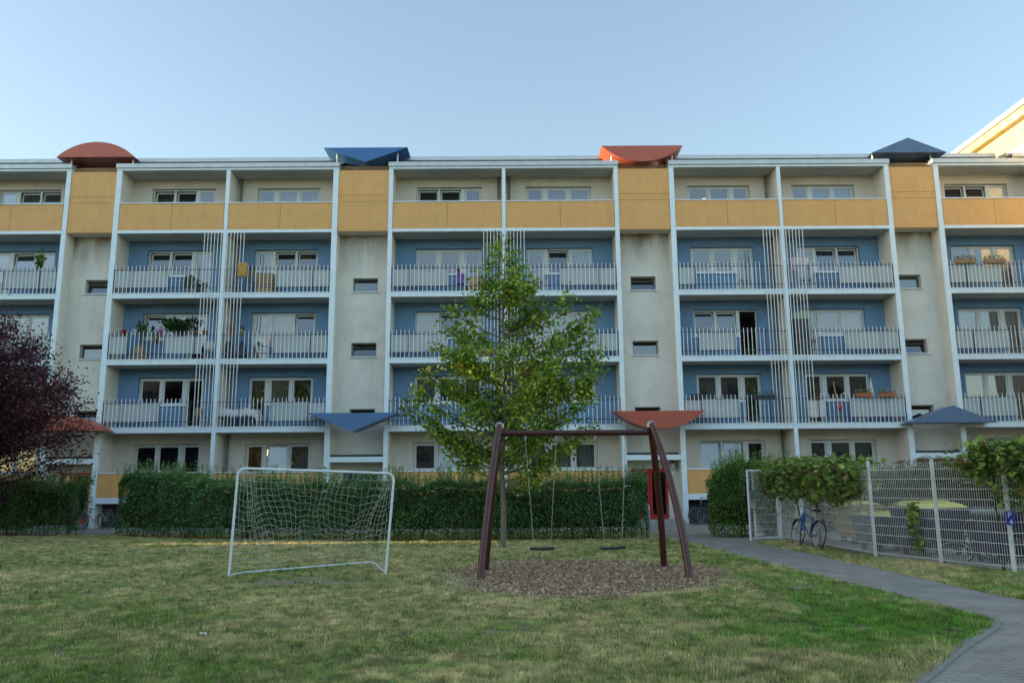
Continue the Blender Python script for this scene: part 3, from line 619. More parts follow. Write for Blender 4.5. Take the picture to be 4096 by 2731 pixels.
hedge('shrub','green shrub row with reddish shoots behind the bin yard','shrub',[(10.5,-5.0),(14,-5.4),(18,-6)],1.3,lambda f:1.9+.12*math.sin(f*15),2600,1.6,((.035,.08,.025),(.16,.10,.05)),.07,.05)

# ------------------------------------------------------------------ football goal
GL=thing('football_goal','white tubular football goal with a torn sagging net on the lawn','football goal',(-4.94,-17.79,0))
o=Vector((-4.94,-17.79,0))
def rel(p,o=o): return tuple(Vector(p)-o)
fl,fr_=Vector((-4.94,-17.79,0)),Vector((-2.10,-17.6,0)); tl,tr=Vector((-4.87,-17.79,1.975)),Vector((-1.97,-17.6,1.86))
def roundc(a,c,b,r=.16,n=6):
    A=c+(a-c).normalized()*r; B=c+(b-c).normalized()*r
    return [A*(1-t)**2+c*2*t*(1-t)+B*t*t for t in [i/n for i in range(n+1)]]
pts=[fl]+roundc(fl,tl,tr)+roundc(tl,tr,fr_)+[fr_]
MB().tube([rel(p) for p in pts],.024,10).build('goal_frame',M['whitepaint'],GL)
b0,b1,b2,b3=Vector((-4.86,-17.25,.03)),Vector((-2.72,-15.35,.035)),Vector((-2.34,-15.6,.035)),Vector((-2.12,-17.45,.03))
MB().tube([rel(p) for p in [Vector((-4.93,-17.7,.03)),b0]+roundc(b0,b1,b3,.3)+[b3]],.019,8).build('ground_bar',M['whitepaint'],GL)
def netpt(u,v):       # u along the crossbar, v from the crossbar down to the ground bar
    top=tl.lerp(tr,u); bot=b0.lerp(b1,min(1,u*1.02))
    s=.30*math.exp(-((u-.78)/.2)**2); k=v+ s*math.sin(PI*v)*.9
    p=top.lerp(bot,v); p.y=top.y+(bot.y-top.y)*(v**1.6)*1.0+.25*math.sin(PI*v)*(.3+.7*u)
    p.z=top.z*(1-v)**1.0-.28*s*4*math.sin(PI*min(1,v*1.1))*.55+.02
    p.x+=.32*math.sin(PI*v*.5)*(1-u)*1.0-.18*math.sin(PI*v)*u+.04*math.sin(v*9+u*13)
    wv=.020; p.z+=wv*math.sin(u*43+v*5)*math.sin(PI*v)+.03*math.sin(u*17+v*11)*math.sin(PI*v); p.z=max(p.z,.02)
    return p
nb=MB(); NU,NV=24,16
for i in range(NU+1):
    for seg in range(NV):
        if seg>11 and random.random()<.45: continue
        if random.random()<.02: continue
        nb.tube([rel(netpt(i/NU,(seg+f)/NV)) for f in (0,.5,1)],.0024,3,cap=False)
for j in range(1,NV+1):
    for seg in range(NU):
        if j>11 and random.random()<.35: continue
        if random.random()<.015 or (j in (1,2) and .45<seg/NU<.62): continue
        q=[netpt((seg+f)/NU,j/NV) for f in (0,.5,1)]; q[1].z-=.008+.012*(seg/NU); nb.tube([rel(p) for p in q],.0024,3,cap=False)
for side in (0,1):     # the two side nets, bunched against the posts
    A=fl if side==0 else fr_; T=tl if side==0 else tr; Bk=b0+Vector((.75,.5,0)) if side==0 else b2
    def sp(a,b,A=A,T=T,Bk=Bk,side=side):
        top=A.lerp(T,1-b); bk=netpt(.10 if side==0 else .93,b); p=top.lerp(bk,a); p.z-=.10*math.sin(PI*a)+.02*math.sin(b*30); p.z=max(.02,p.z); return p
    for i in range(1,6):
        for j in range(16): 
            if random.random()<.08: continue
            nb.tube([rel(sp(i/6,(j+f)/16)) for f in (0,1)],.0024,3,cap=False)
    for j in range(1,16):
        nb.tube([rel(sp(f/5,j/16)) for f in range(6)],.0024,3,cap=False)
nb.build('net',M['net'],GL)

# ------------------------------------------------------------------ swing
SW=thing('swing_set','brown steel swing set frame over the wood chip bed','swing set',(1.5,-17.6,0)); so=Vector((1.5,-17.6,0))
def bow(a,b,bulge,n=10): 
    a=Vector(a);b=Vector(b); m=(a+b)/2+Vector(bulge); return [a*(1-t)**2+m*2*t*(1-t)+b*t*t for t in [i/n for i in range(n+1)]]
legs=[((-.31,-18.5,-.03),(.03,-17.66,2.76),(-.04,.0,.12)),((-.27,-16.85,-.03),(.03,-17.54,2.76),(-.02,.0,.1)),((3.33,-18.62,-.03),(2.93,-17.66,2.76),(.14,.0,.18)),((3.28,-16.5,-.03),(2.93,-17.54,2.76),(.06,0,.1))]
for a,b,bl in legs:
    MB().tube([tuple(p-so) for p in bow(a,b,bl)],[.066]*10+[.058],12).build('leg',M['brown'],SW)
MB().tube([(0.07-1.5,0,2.60),(2.89-1.5,0,2.60)],.056,12).build('top_bar',M['brown'],SW)
for x in (.03,2.93): MB().lathe([(.085,0),(.085,.05),(.06,.10),(0,.125)],(x-1.5,0,2.70),14).build('end_cap',M['steel'],SW)
def chain(mb,a,b):
    a=Vector(a);b=Vector(b); L=(b-a).length; n=int(L/.026); d=(b-a)/L; u=d.orthogonal().normalized(); v=d.cross(u)
    for i in range(n):
        c=a+d*(i+.5)*L/n; w_=u if i%2 else v
        mb.tube([c+d*(.017*math.cos(t))+w_*(.0085*math.sin(t)) for t in [2*PI*k/6 for k in range(6)]],.0032,4,closed=True)
for lab,(h0,h1,s0,s1,dz) in {'left rubber swing seat hanging on two chains above the wood chips':(.52,1.11,.66,.97,0),'right rubber swing seat hanging slightly tilted on chains':(1.85,2.44,1.98,2.30,.02)}.items():
    sx=(s0+s1)/2; sw=thing('swing',lab,'swing',(sx,-17.6,.46),group='swings hanging from the frame')
    st=MB(); n=12
    prof=[(-.23,0),(-.22,-.02),(0,-.03),(.22,-.02),(.23,0),(.22,.018),(0,.012),(-.22,.018)]
    st.add([(x,y,z+(x*.06 if dz else 0)) for y in (-.09,.09) for x,z in prof],[tuple(range(8)),tuple(range(15,7,-1))]+[(i,i+8,(i+1)%8+8,(i+1)%8) for i in range(8)])
    st.build('seat',M['rubber'],sw)
    for hx,cx in ((h0,s0),(h1,s1)):
        ch=MB(); chain(ch,(hx-sx,0,2.50-.46),(cx-sx,0,.02+dz*(1 if cx==s1 else -.3))); ch.build('chain',M['steel'],sw)
        MB().box((hx-sx-.02,-.018,2.47-.46),(hx-sx+.02,.018,2.545-.46)).build('hanger',M['steel'],sw)

# ------------------------------------------------------------------ double-rod fence
FN=thing('fence','white galvanised double rod mesh fence around the bins','fence',(8.1,-8.9,0)); fo=Vector((8.1,-8.9,0))
FP=[(8.1,-8.9),(8.18,-11.55),(8.32,-14.7),(8.88,-16.38),(9.45,-17.83),(11.6,-18.35),(13.8,-18.9)]
for i,(x,y) in enumerate(FP):
    pb=MB().box((x-.03-fo.x,y-.02-fo.y,0),(x+.03-fo.x,y+.02-fo.y,2.1))
    for k in range(20): pb.box((x-.034-fo.x,y-.012-fo.y,.08+k*.1),(x-.03-fo.x,y+.012-fo.y,.11+k*.1))
    pb.build('post',M['fence'],FN)
def rodpanel(mb,a,b,z0,z1,fo,dx=.05,dz=.2):
    a=Vector((*a,0))-fo;b=Vector((*b,0))-fo; L=(b-a).length; d=(b-a)/L; n=int(L/dx); nn=Vector((-d.y,d.x,0))*.008
    for i in range(1,n):
        p=a+d*(i*L/n); mb.tube([(p.x,p.y,z0),(p.x,p.y,z1)],.0044,4,cap=False)
    z=z0+.03
    while z<z1-.01:
        for s in (-1,1): mb.tube([a+nn*s+Vector((0,0,z)),b+nn*s+Vector((0,0,z))],.0062,4,cap=False)
        z+=dz
for a,b in zip(FP,FP[1:]):
    mb=MB(); rodpanel(mb,a,b,.06,2.03,fo); mb.build('mesh_panel',M['fence'],FN)
GT=thing('fence_gate','open white mesh gate leaf with grey lock plate','gate',(6.96,-9.95,0)); go=Vector((6.96,-9.95,0))
def gate(a,b,parent,go):
    a=Vector((*a,0));b=Vector((*b,0)); d=(b-a).normalized()
    fb=MB()
    for p in (a,b): fb.tube([p-go+Vector((0,0,.03)),p-go+Vector((0,0,2.0))],.035,4)
    for z in (.08,1.97): fb.tube([a-go+Vector((0,0,z)),b-go+Vector((0,0,z))],.03,4)
    fb.build('gate_frame',M['whitepaint'],parent); mb=MB(); rodpanel(mb,(a+d*.03).xy,(b-d*.03).xy,.1,1.95,go); mb.build('mesh_panel',M['fence'],parent)
gate((6.96,-9.95),(8.02,-9.35),GT,go)
d=(Vector((8.02,-9.35,0))-Vector((6.96,-9.95,0))).normalized()
lp=MB(); A=d*.04; Bv=d*.27; n=Vector((-d.y,d.x,0))
lp.add([tuple(A+Vector((0,0,.95))),tuple(Bv+Vector((0,0,.95))),tuple(Bv+Vector((0,0,1.42))),tuple(A+Vector((0,0,1.42)))]+[tuple(q+n*.004+Vector((0,0,z))) for q,z in ((A,.95),(Bv,.95),(Bv,1.42),(A,1.42))],[(0,1,2,3),(7,6,5,4),(0,4,5,1),(2,6,7,3)])
lp.build('lock_plate',M['steel'],GT)
hd=MB().tube([tuple(-n*.04+Vector((0,0,1.0))),tuple(-n*.04+Vector((0,0,1.33)))],.012,8); hd.tube([tuple(-n*.06+Vector((0,0,1.2))),tuple(d*.12-n*.06+Vector((0,0,1.2)))],.011,8); hd.tube([tuple(d*.13-n*.01+Vector((0,0,1.2))),tuple(d*.13-n*.07+Vector((0,0,1.2)))],.028,10)
hd.build('handle',M['steel'],GT)
G2=thing('fence_gate','second white mesh gate leaf standing open behind the first','gate',(7.6,-8.3,0)); gate((7.6,-8.3),(8.3,-7.6),G2,Vector((7.6,-8.3,0)))

# blue plate with P 4
SG=thing('sign','small blue plate marked P 4 on the fence corner post','sign',(9.42,-17.93,.97)); 
MB().box((-.075,-.012,-.125),(.075,0,.125)).build('plate',M['signblue'],SG)
def stroke(mb,pts,wd,y): 
    for a,b in zip(pts,pts[1:]):
        a=Vector(a);b=Vector(b); d=(b-a).normalized(); n=Vector((-d.y,d.x))*wd; e=d*wd*.9
        mb.add([((a-e+n).x,y,(a-e+n).y),((b+e+n).x,y,(b+e+n).y),((b+e-n).x,y,(b+e-n).y),((a-e-n).x,y,(a-e-n).y)],[(0,1,2,3)])
lt=MB(); stroke(lt,[(-.035,.02),(-.035,.10),(.0,.10),(.015,.085),(.015,.068),(0,.055),(-.035,.055)],.008,-.015)
stroke(lt,[(.012,-.105),(.012,-.035),(-.028,-.082),(.03,-.082)],.007,-.015); lt.build('lettering',M['white'],SG)

# vines on the fence
def vine(name,label,segs,h0,h1,n,size,over=.4):
    n=int(n*1.5)
    t=thing(name,label,'climbing plant',(segs[0][0],segs[0][1],0)); ox,oy=segs[0]; C=[]; st=MB()
    Ls=[math.dist(a,b) for a,b in zip(segs,segs[1:])]; Lt=sum(Ls)
    def at(s):
        for (a,b),L in zip(zip(segs,segs[1:]),Ls):
            if s<=L: f=s/L; return a[0]+(b[0]-a[0])*f,a[1]+(b[1]-a[1])*f
            s-=L
        return segs[-1]
    for i in range(n):
        s=random.random()*Lt; x,y=at(s); f=s/Lt; e=min(1,(min(f,1-f)+.06)*5)
        lo=h0+.35*vn1(s*2.5,3)+ (1-e)*.4; hi=h1+.22*vn1(s*3,9)-(1-e)*.35
        z=lo+(hi-lo)*(1-random.random()**1.15) if hi>lo else hi; wv=over*(.35+.65*max(0,(z-lo)/(max(.1,hi-lo))))
        C.append((x+random.gauss(0,.5)*wv-ox,y+random.gauss(-.15,.6)*wv-oy,z+random.gauss(0,.04)))
    for k in range(int(Lt*16)):
        s=random.random()*Lt; x,y=at(s); z=random.uniform(h0,h1); P=[(x-ox,y-.04-oy,z)]
        for q in range(5): l=P[-1]; P.append((l[0]+random.gauss(0,.10),l[1]+random.gauss(-.02,.06),l[2]+random.gauss(-.05,.1)))
        st.tube(P,.005,3,cap=False)
    for s in (np.linspace(.25*Lt,.5*Lt,2) if Lt>1.5 else []):
        x,y=at(s); st.tube([(x-ox,y+.05-oy,0),(x-ox+.05,y-oy,.6),(x-ox-.03,y-oy+.03,1.1),(x-ox,y-oy,h1)],[.028,.022,.018,.010],6)
    st.build('stems',M['darkbark'],t); C=np.array(C); m=len(C)
    col=tint(m,(.15,.24,.05),.4,(.30,.40,.09),.5); k=RNG.random(m)<.10; col[k]=np.array([.24,.14,.06])*(.7+.6*RNG.random((k.sum(),1)))
    npmesh('foliage',leaf_soup(C,size,None,.7),4,M['leaf'],col,t)
vine('vine','broad leaved vine heaped over the fence behind the leaning bicycle',[(7.55,-9.6),(8.1,-10.2),(8.18,-11.55),(8.30,-14.3)],.95,2.12,2700,.14,.62)
vine('vine','green vine climbing over the fence corner by the blue plate',[(9.15,-17.0),(9.45,-17.83),(11.3,-18.3)],1.45,2.25,1400,.14,.5)
vine('vine','small tendril of leaves climbing the middle fence panel',[(8.60,-15.75),(8.7,-16.05)],.1,1.1,110,.11,.12)
vine('vine','hanging vine strand beside the blue plate',[(9.35,-17.7),(9.75,-17.95)],.9,1.6,80,.13,.2)

# ------------------------------------------------------------------ bins behind the fence
def big_bin(label,x,y,rz,lid,h=1.05,body=None):
    t=thing('waste_container',label,'waste container',(x,y,0),rz,'waste containers behind the fence'); b=MB()
    w0,w1,d0,d1=.58,.66,.36,.46
    b.add([(-w0,-d0,.18),(w0,-d0,.18),(w0,d0,.18),(-w0,d0,.18),(-w1,-d1,h),(w1,-d1,h),(w1,d1,h),(-w1,d1,h)],[(0,3,2,1),(4,5,6,7),(0,1,5,4),(1,2,6,5),(2,3,7,6),(3,0,4,7)])
    b.box((-w1-.03,-d1-.03,h-.06),(w1+.03,d1+.03,h-.01)); 
    for q in range(5): xx=-.45+.225*q; b.box((xx-.015,-d1-.0,.3),(xx+.015,-d0+.0,h-.1))
    b.build('body',body or M['plast_b'],t)
    l=MB(); N=8; vs=[]
    for i in range(N+1):
        a=i/N; yy=-d1-.04+(2*d1+.08)*a; zz=h+.01+.10*math.sin(PI*a)**.7
        for xx in (-w1-.04,-w1*.8,0,w1*.8,w1+.04): vs.append((xx,yy,zz-(.06 if abs(xx)>w1 else 0)*math.sin(PI*a)))
    l.add(vs,[(i*5+j,i*5+j+1,i*5+j+6,i*5+j+5) for i in range(N) for j in range(4)],0,False)
    for q in range(7): xx=-.5+.167*q; l.box((xx-.01,-.2,h+.09),(xx+.01,.2,h+.125))
    l.build('lid',lid,t)
    for sx in (-.45,.45):
        for sy in (-.28,.28): MB().tube([(sx-.03,sy,.09),(sx+.03,sy,.09)],.085,12).build('wheel',M['rubber'],t)
    return t
big_bin('dark container with domed yellow lid nearest the middle fence post',9.75,-14.35,R(12),M['plast_y'])
big_bin('dark container with yellow lid behind and left of the first',10.6,-12.6,R(8),M['plast_y'])
big_bin('low dark container with a yellow rimmed lid close to the fence',9.35,-13.1,R(12),M['plast_y'],.82)
big_bin('orange brown container behind the vine and the leaning bicycle',9.7,-10.7,R(85),M['plast_y'],1.0,mat('orange_plastic',(.42,.23,.05),.6,noise=.15))
def bin2(label,x,y,rz,lid):
    t=thing('wheeled_bin',label,'wheeled bin',(x,y,0),rz,'wheeled bins behind the fence'); b=MB(); h=.98
    b.add([(-.20,-.24,.06),(.20,-.24,.06),(.20,.24,.06),(-.20,.24,.06),(-.28,-.34,h),(.28,-.34,h),(.28,.34,h),(-.28,.34,h)],[(0,3,2,1),(4,5,6,7),(0,1,5,4),(1,2,6,5),(2,3,7,6),(3,0,4,7)]); b.box((-.30,-.36,h-.08),(.30,.36,h-.02)); b.build('body',M['plast_b'],t)
    l=MB().prism([(.31,h-.01),(.31,h+.03),(.2,h+.09),(-.2,h+.09),(-.31,h+.03),(-.31,h-.01)],-.38,.36); l.tube([(-.22,.42,h+.02),(.22,.42,h+.02)],.016,8); l.build('lid',lid,t)
    for sx in (-.24,.24): MB().tube([(sx-.025,.26,.10),(sx+.025,.26,.10)],.10,14).build('wheel',M['rubber'],t)
bin2('navy wheeled bin with grey green lid just inside the fence corner',10.15,-16.2,R(-8),mat('greygreen_plastic',(.16,.2,.18),.5))
bin2('navy wheeled bin standing right of the corner bin',10.95,-15.9,R(-5),M['plast_b'])
bin2('navy wheeled bin in the second row near the shrubs',10.7,-14.9,R(4),M['plast_b'])
bin2('navy wheeled bin behind the others at the far right',11.6,-14.6,R(4),M['plast_d'])

# ------------------------------------------------------------------ bicycles (wheels in the local x-z plane)
def bicycle(label,loc,rz,fcol,lean=0,group='parked bicycles',basket=False,guard=True):
    t=thing('bicycle',label,'bicycle',loc,rz,group); t.rotation_euler=(lean,0,rz)
    r=.34; A=Vector((-.52,0,r)); F=Vector((.52,0,r)); BB=Vector((-.08,0,.28)); ST=Vector((-.22,0,.78)); HT=Vector((.33,0,.86)); HB=Vector((.38,0,.70))
    f=MB()
    for a,b,w_ in ((BB,ST,.017),(BB,HB,.019),(ST+Vector((.02,0,-.06)),HT,.016),(HT,HB,.02)): f.tube([a,b],w_,8)
    for s in (-.045,.045):
        y=Vector((0,s,0)); f.tube([BB+y*.5,A+y],.010,6); f.tube([ST+y*.3,A+y],.009,6); f.tube([HB+y,F+y],.012,6)
    f.build('bicycle_frame',fcol,t)
    for c in (A,F):
        w_=MB(); w_.tube([c+Vector((math.cos(q)*r,0,math.sin(q)*r)) for q in [2*PI*i/28 for i in range(28)]],.018,6,0,closed=True)
        w_.tube([c+Vector((math.cos(q)*(r-.03),0,math.sin(q)*(r-.03))) for q in [2*PI*i/28 for i in range(28)]],.009,5,1,closed=True)
        for i in range(18): q=2*PI*i/18; w_.tube([c+Vector((0,.02*(-1)**i,0)),c+Vector((math.cos(q)*(r-.03),0,math.sin(q)*(r-.03)))],.0016,3,1,cap=False)
        w_.tube([c-Vector((0,.04,0)),c+Vector((0,.04,0))],.02,8,1)
        for q in (.6,3.7): p=c+Vector((math.cos(q)*.2,0,math.sin(q)*.2)); w_.box(p-Vector((.03,.008,.012)),p+Vector((.03,.008,.012)),2)
        w_.build('wheel',[M['rubber'],M['steel'],M['cred']],t)
        if guard:
            g=MB(); a0,a1=(.3,2.9) if c is A else (.5,2.4)
            for i in range(14):
                p,q=a0+(a1-a0)*i/14,a0+(a1-a0)*(i+1)/14; R2=r+.035
                g.add([c+Vector((math.cos(z)*R2,y,math.sin(z)*R2)) for z,y in ((p,-.025),(p,.025),(q,.025),(q,-.025))],[(0,1,2,3)])
            g.build('mudguard',M['plast_d'],t)
    s=MB(); SP=ST+Vector((-.03,0,.14)); s.tube([ST,SP],.013,6,1)
    s.add([SP+Vector(v) for v in ((-.14,-.09,.0),(-.14,.09,.0),(-.02,.06,0),(.15,.018,0),(.15,-.018,0),(-.02,-.06,0),(-.15,-.09,.05),(-.15,.09,.05),(-.02,.06,.045),(.15,.018,.035),(.15,-.018,.035),(-.02,-.06,.045))],
      [(0,1,2,3,4,5),(11,10,9,8,7,6)]+[(i,i+6,(i+1)%6+6,(i+1)%6) for i in range(6)]); s.build('saddle',[M['rubber'],M['steel']],t)
    h=MB(); HH=HT+Vector((-.03,0,.16)); h.tube([HT,HH],.013,6); h.tube([HH+Vector((-.16,-.29,.02)),HH+Vector((-.04,-.24,.03)),HH+Vector((.03,-.1,0)),HH,HH+Vector((.03,.1,0)),HH+Vector((-.04,.24,.03)),HH+Vector((-.16,.29,.02))],.011,6); h.build('handlebar',M['steel'],t)
    c=MB(); c.tube([BB+Vector((math.cos(q)*.09,.05,math.sin(q)*.09)) for q in [2*PI*i/16 for i in range(16)]],.006,4,closed=True); c.tube([BB-Vector((.1,-.06,.12)),BB+Vector((0,.06,0)),BB-Vector((0,.06,0)),BB+Vector((.1,-.06,.12))],.009,5)
    c.box(BB+Vector((.06,-.14,.1)),BB+Vector((.14,-.06,.125))); c.box(BB+Vector((-.14,.06,-.13)),BB+Vector((-.06,.14,-.105))); c.build('crank',M['steel'],t)
    k=MB(); k.tube([A+Vector((0,.05,0)),A+Vector((-.08,.05,.40)),A+Vector((.3,.05,.42))],.006,4); k.tube([A+Vector((0,-.05,0)),A+Vector((-.08,-.05,.40)),A+Vector((.3,-.05,.42))],.006,4); k.box(A+Vector((-.14,-.06,.40)),A+Vector((.26,.06,.412))); k.build('luggage_rack',M['steel'],t)
    MB().box(A+Vector((-.19,-.03,.36)),A+Vector((-.145,.03,.41))).build('rear_light',M['red'],t)
    return t
bb=bicycle('old blue bicycle leaning on the fence under the vine',(7.78,-12.0,0),R(98),mat('blue_bike_paint',(.02,.07,.16),.4,.2,noise=.3,nscale=20),R(9))
MB().tube([(.40,-.03,.42),(.33,-.03,.80)],.05,10).build('frame_bag',mat('blue_bag',(.01,.06,.30),.6),bb)
bicycle('silver bicycle parked by the wall between the two hedges',(-16.25,-.75,.01),R(180),M['steel'])
bicycle('dark bicycle at the left of three under the yellow ground floor parapet',(8.15,-.45,.01),R(182),M['plast_d'],group='bicycles by the right entrance')
bicycle('black bicycle in the middle of three by the building wall',(8.42,-.75,.01),R(176),M['rubber'],group='bicycles by the right entrance')
bicycle('silver grey bicycle closest to the shrub by the wall',(8.78,-1.05,.01),R(184),M['steel'],group='bicycles by the right entrance')
bicycle('old bicycle lying low inside the bin yard behind the fence',(9.75,-16.4,-.02),R(150),M['plast_d'],R(52),guard=False)
BO=thing('bollard','short white post at the right end of the hedge','bollard',(4.42,-7.95,0)); MB().lathe([(.075,0),(.075,.95),(.06,1.0),(0,1.02)],(0,0,0),16).build('bollard_post',M['concrete'],BO); MB().lathe([(.078,.86),(.078,.92)],(0,0,0),16).build('bollard_band',M['whitepaint'],BO)

# ------------------------------------------------------------------ satellite dishes on the roof
def dish(label,x,z,r,rz):
    t=thing('satellite_dish',label,'satellite dish',(x,.9,z),rz,'satellite dishes on the roof'); d=MB(); N=20
    vs=[(0,0,0)]; 
    for k in (1,2,3): vs+=[(r*k/3*math.cos(2*PI*j/N),-.12*(k/3)**2,r*k/3*math.sin(2*PI*j/N)) for j in range(N)]
    fs=[(0,1+j,1+(j+1)%N) for j in range(N)]+[(1+k*N+j,1+(k+1)*N+j,1+(k+1)*N+(j+1)%N,1+k*N+(j+1)%N) for k in (0,1) for j in range(N)]
    d.add(vs,fs,0,True); o_=d.build('reflector',M['dish'],t); md=o_.modifiers.new('thick','SOLIDIFY'); md.thickness=.012
    MB().tube([(0,.08,-.75),(0,.06,.1)],.02,8).tube([(0,.06,-.05),(0,.0,0)],.025,8).build('mast',M['steel'],t)
    MB().tube([(0,-.02,-r*.95),(0,-.42,-r*.55)],.01,6).box((-.025,-.46,-r*.62),(.025,-.38,-r*.48)).build('feed_arm',M['steel'],t)
dish('round satellite dish on the roof at the right edge',22.3,16.0,.38,R(-62)); dish('second satellite dish beside the first at the far right roof edge',23.0,15.85,.30,R(-120))

# ------------------------------------------------------------------ things on the balconies
def pot_plant(label,x,y,z,h,n,size,spread,potm='terracotta',col=((.05,.12,.03),(.14,.24,.06)),pr=.11,flower=None,group=None,name='potted_plant'):
    t=thing(name,label,'plant',(x,y,z),group=group); MB().lathe([(0,0),(pr*.7,0),(pr,.2),(pr*1.1,.2),(pr*1.1,.17),(pr*.9,.17),(0,.16)],(0,0,0),12).build('pot',M[potm],t)
    st=MB(); C=[]
    for k in range(6):
        T=(random.gauss(0,spread*.6),random.gauss(0,spread*.6),h*(.6+.4*random.random())); st.tube([(0,0,.16),(T[0]*.4,T[1]*.4,T[2]*.5),T],[.009,.006,.003],4,cap=False)
        for _ in range(n//6): f=.3+.7*random.random(); C.append((T[0]*f+random.gauss(0,spread*.35),T[1]*f+random.gauss(0,spread*.35),.16+(T[2]-.16)*f+random.gauss(0,.04)))
    st.build('stem',M['wood'],t); C=np.array(C); c=tint(len(C),col[0],.35,col[1],.4)
    if flower is not None: k=RNG.random(len(C))<.4; c[k]=flower
    npmesh('foliage',leaf_soup(C,size,None,.2),4,M['leaf'],c,t)
    return t
def flower_box(label,x,z,w,boxm,flower,y=-.13):
    t=thing('flower_box',label,'flower box',(x,y,z),group='flower boxes on balcony railings'); MB().add([(-w/2+.02,-.07,0),(w/2-.02,-.07,0),(w/2-.02,.07,0),(-w/2+.02,.07,0),(-w/2,-.09,.16),(w/2,-.09,.16),(w/2,.09,.16),(-w/2,.09,.16)],[(0,3,2,1),(4,5,6,7),(0,1,5,4),(1,2,6,5),(2,3,7,6),(3,0,4,7)]).build('trough',boxm,t)
    n=260; C=np.c_[(RNG.random(n)-.5)*w,RNG.standard_normal(n)*.06,.15+RNG.random(n)**1.3*.20]; c=tint(n,(.06,.13,.03),.3,(.15,.25,.05),.5); k=(RNG.random(n)<.35)&(C[:,2]>.2); f=np.array(flower); c[k]=f[RNG.integers(0,len(f),k.sum())]
    npmesh('flowers',leaf_soup(C,.05,None,.2),4,M['leaf'],c,t)
def cloth_drape(name,label,cat,x,z,w,h,m,y=-.10,parent=None):
    b=MB(); N,K=14,8; vs=[]
    for j in range(K+1):
        for i in range(N+1): vs.append((-w/2+w*i/N*(1-.06*j/K)+.01*math.sin(j*2),-.02*math.sin(i*1.3+j*.4)*(.4+j/K)-.01*j/K,-h*j/K+.015*math.sin(i*.9)*(j==K)))
    b.add(vs,[(j*(N+1)+i,j*(N+1)+i+1,(j+1)*(N+1)+i+1,(j+1)*(N+1)+i) for j in range(K) for i in range(N)],0,True)
    o_=b.build(name,m); o_.location=(x,y,z); md=o_.modifiers.new('thick','SOLIDIFY'); md.thickness=.012; return tag(o_,label,cat)
fz=lambda l:LB[l]+.222
cloth_drape('jacket','yellow brown jacket draped over the third floor railing left of centre','clothing',-11.1,LB[3]+1.5,.42,.62,mat('ochre_cloth',(.50,.30,.07),.9,noise=.3,nscale=9,bump=.6,bscale=10),-.14)
cloth_drape('jacket','olive grey jacket hanging beside the yellow one on the railing','clothing',-10.75,LB[3]+1.38,.30,.75,mat('olive_cloth',(.13,.12,.08),.9,noise=.3,nscale=9,bump=.6,bscale=10),-.04)
def carton(label,x,y,z,a,b,c,m=None,group=None):
    t=MB().box((-a/2,-b/2,0),(a/2,b/2,c),0); t.box((-a/2-.002,-b/2-.004,c*.48),(a/2+.002,-b/2,c*.52),1); t.box((-a/2-.01,-b/2-.01,c),(a/2+.01,-.005,c+.006),0); t.box((-a/2-.01,.005,c),(a/2+.01,b/2+.01,c+.006),0)
    o_=t.build('cardboard_box',[m or M['cork'],M['pipe']]); o_.location=(x,y,z); return tag(o_,label,'box',group)
carton('tall tan board box on the third floor balcony beside the jackets',-10.4,.75,fz(3),.72,.4,1.0,M['cork'])
carton('brown cardboard box behind the purple chair',-1.25,.6,fz(3),.62,.45,.72,M['cork'])
carton('small brown box on a low stack behind the first cups balcony',-15.5,.5,fz(2)+.35,.3,.3,.3,M['cork'])
carton('wide tan box under the small brown box',-15.5,.5,fz(2),.55,.4,.34,M['wood'])
pot_plant('leafy potted tree on the left third floor balcony',-13.65,.55,fz(3),1.35,260,.09,.28)
pot_plant('spiky palm like plant rising over the railing at the far left',-19.9,.15,fz(3)+.75,1.35,120,.16,.16,col=((.09,.16,.04),(.2,.3,.08)))
pot_plant('large trailing grassy plant in the left second floor window',-14.15,.85,fz(2)+1.0,1.0,700,.13,.38,col=((.03,.08,.02),(.08,.16,.04)))
pot_plant('big leaved climbing plant at the left second floor window',-15.55,.8,fz(2)+.4,1.7,46,.22,.16,col=((.05,.12,.03),(.12,.22,.05)))
pot_plant('small white flowering plant before the left second floor window',-14.9,.6,fz(2)+.8,.7,150,.06,.2,flower=(.6,.6,.55))
for q,(x,lab,mt) in enumerate([(-16.2,'pale glass jar on the left second floor railing','sky_glass'),(-15.98,'red canister on the left second floor railing','red'),(-15.55,'white tub with yellow rim on the left second floor railing','white'),(-14.45,'pink plant pot on the left second floor railing','cred')]):
    o_=MB().lathe([(0,0),(.075,0),(.085,.2),(.09,.2),(.09,.23),(0,.23)],(0,0,0),14).build('jar' if q!=3 else 'plant_pot',M[mt] if q!=3 else mat('pink_plastic',(.6,.12,.3),.5)); o_.location=(x,-.02,LB[2]+1.26); tag(o_,lab,'jar' if q!=3 else 'plant pot')
pot_plant('terracotta pot with small cactus left of the left middle wall',-12.62,.1,LB[2]+1.26,.42,20,.06,.05,pr=.12)
pot_plant('low terracotta pot beside the cactus pot',-13.0,.1,LB[2]+1.2,.30,30,.06,.08,pr=.11)
pot_plant('red flowering plant right of the left middle wall',-11.55,.1,LB[2]+1.26,.55,50,.10,.12,flower=(.5,.03,.03))
pot_plant('yellow potted plant right of the red flowering one',-11.1,.1,LB[2]+1.26,.45,60,.07,.09,potm='plast_y',pr=.08)
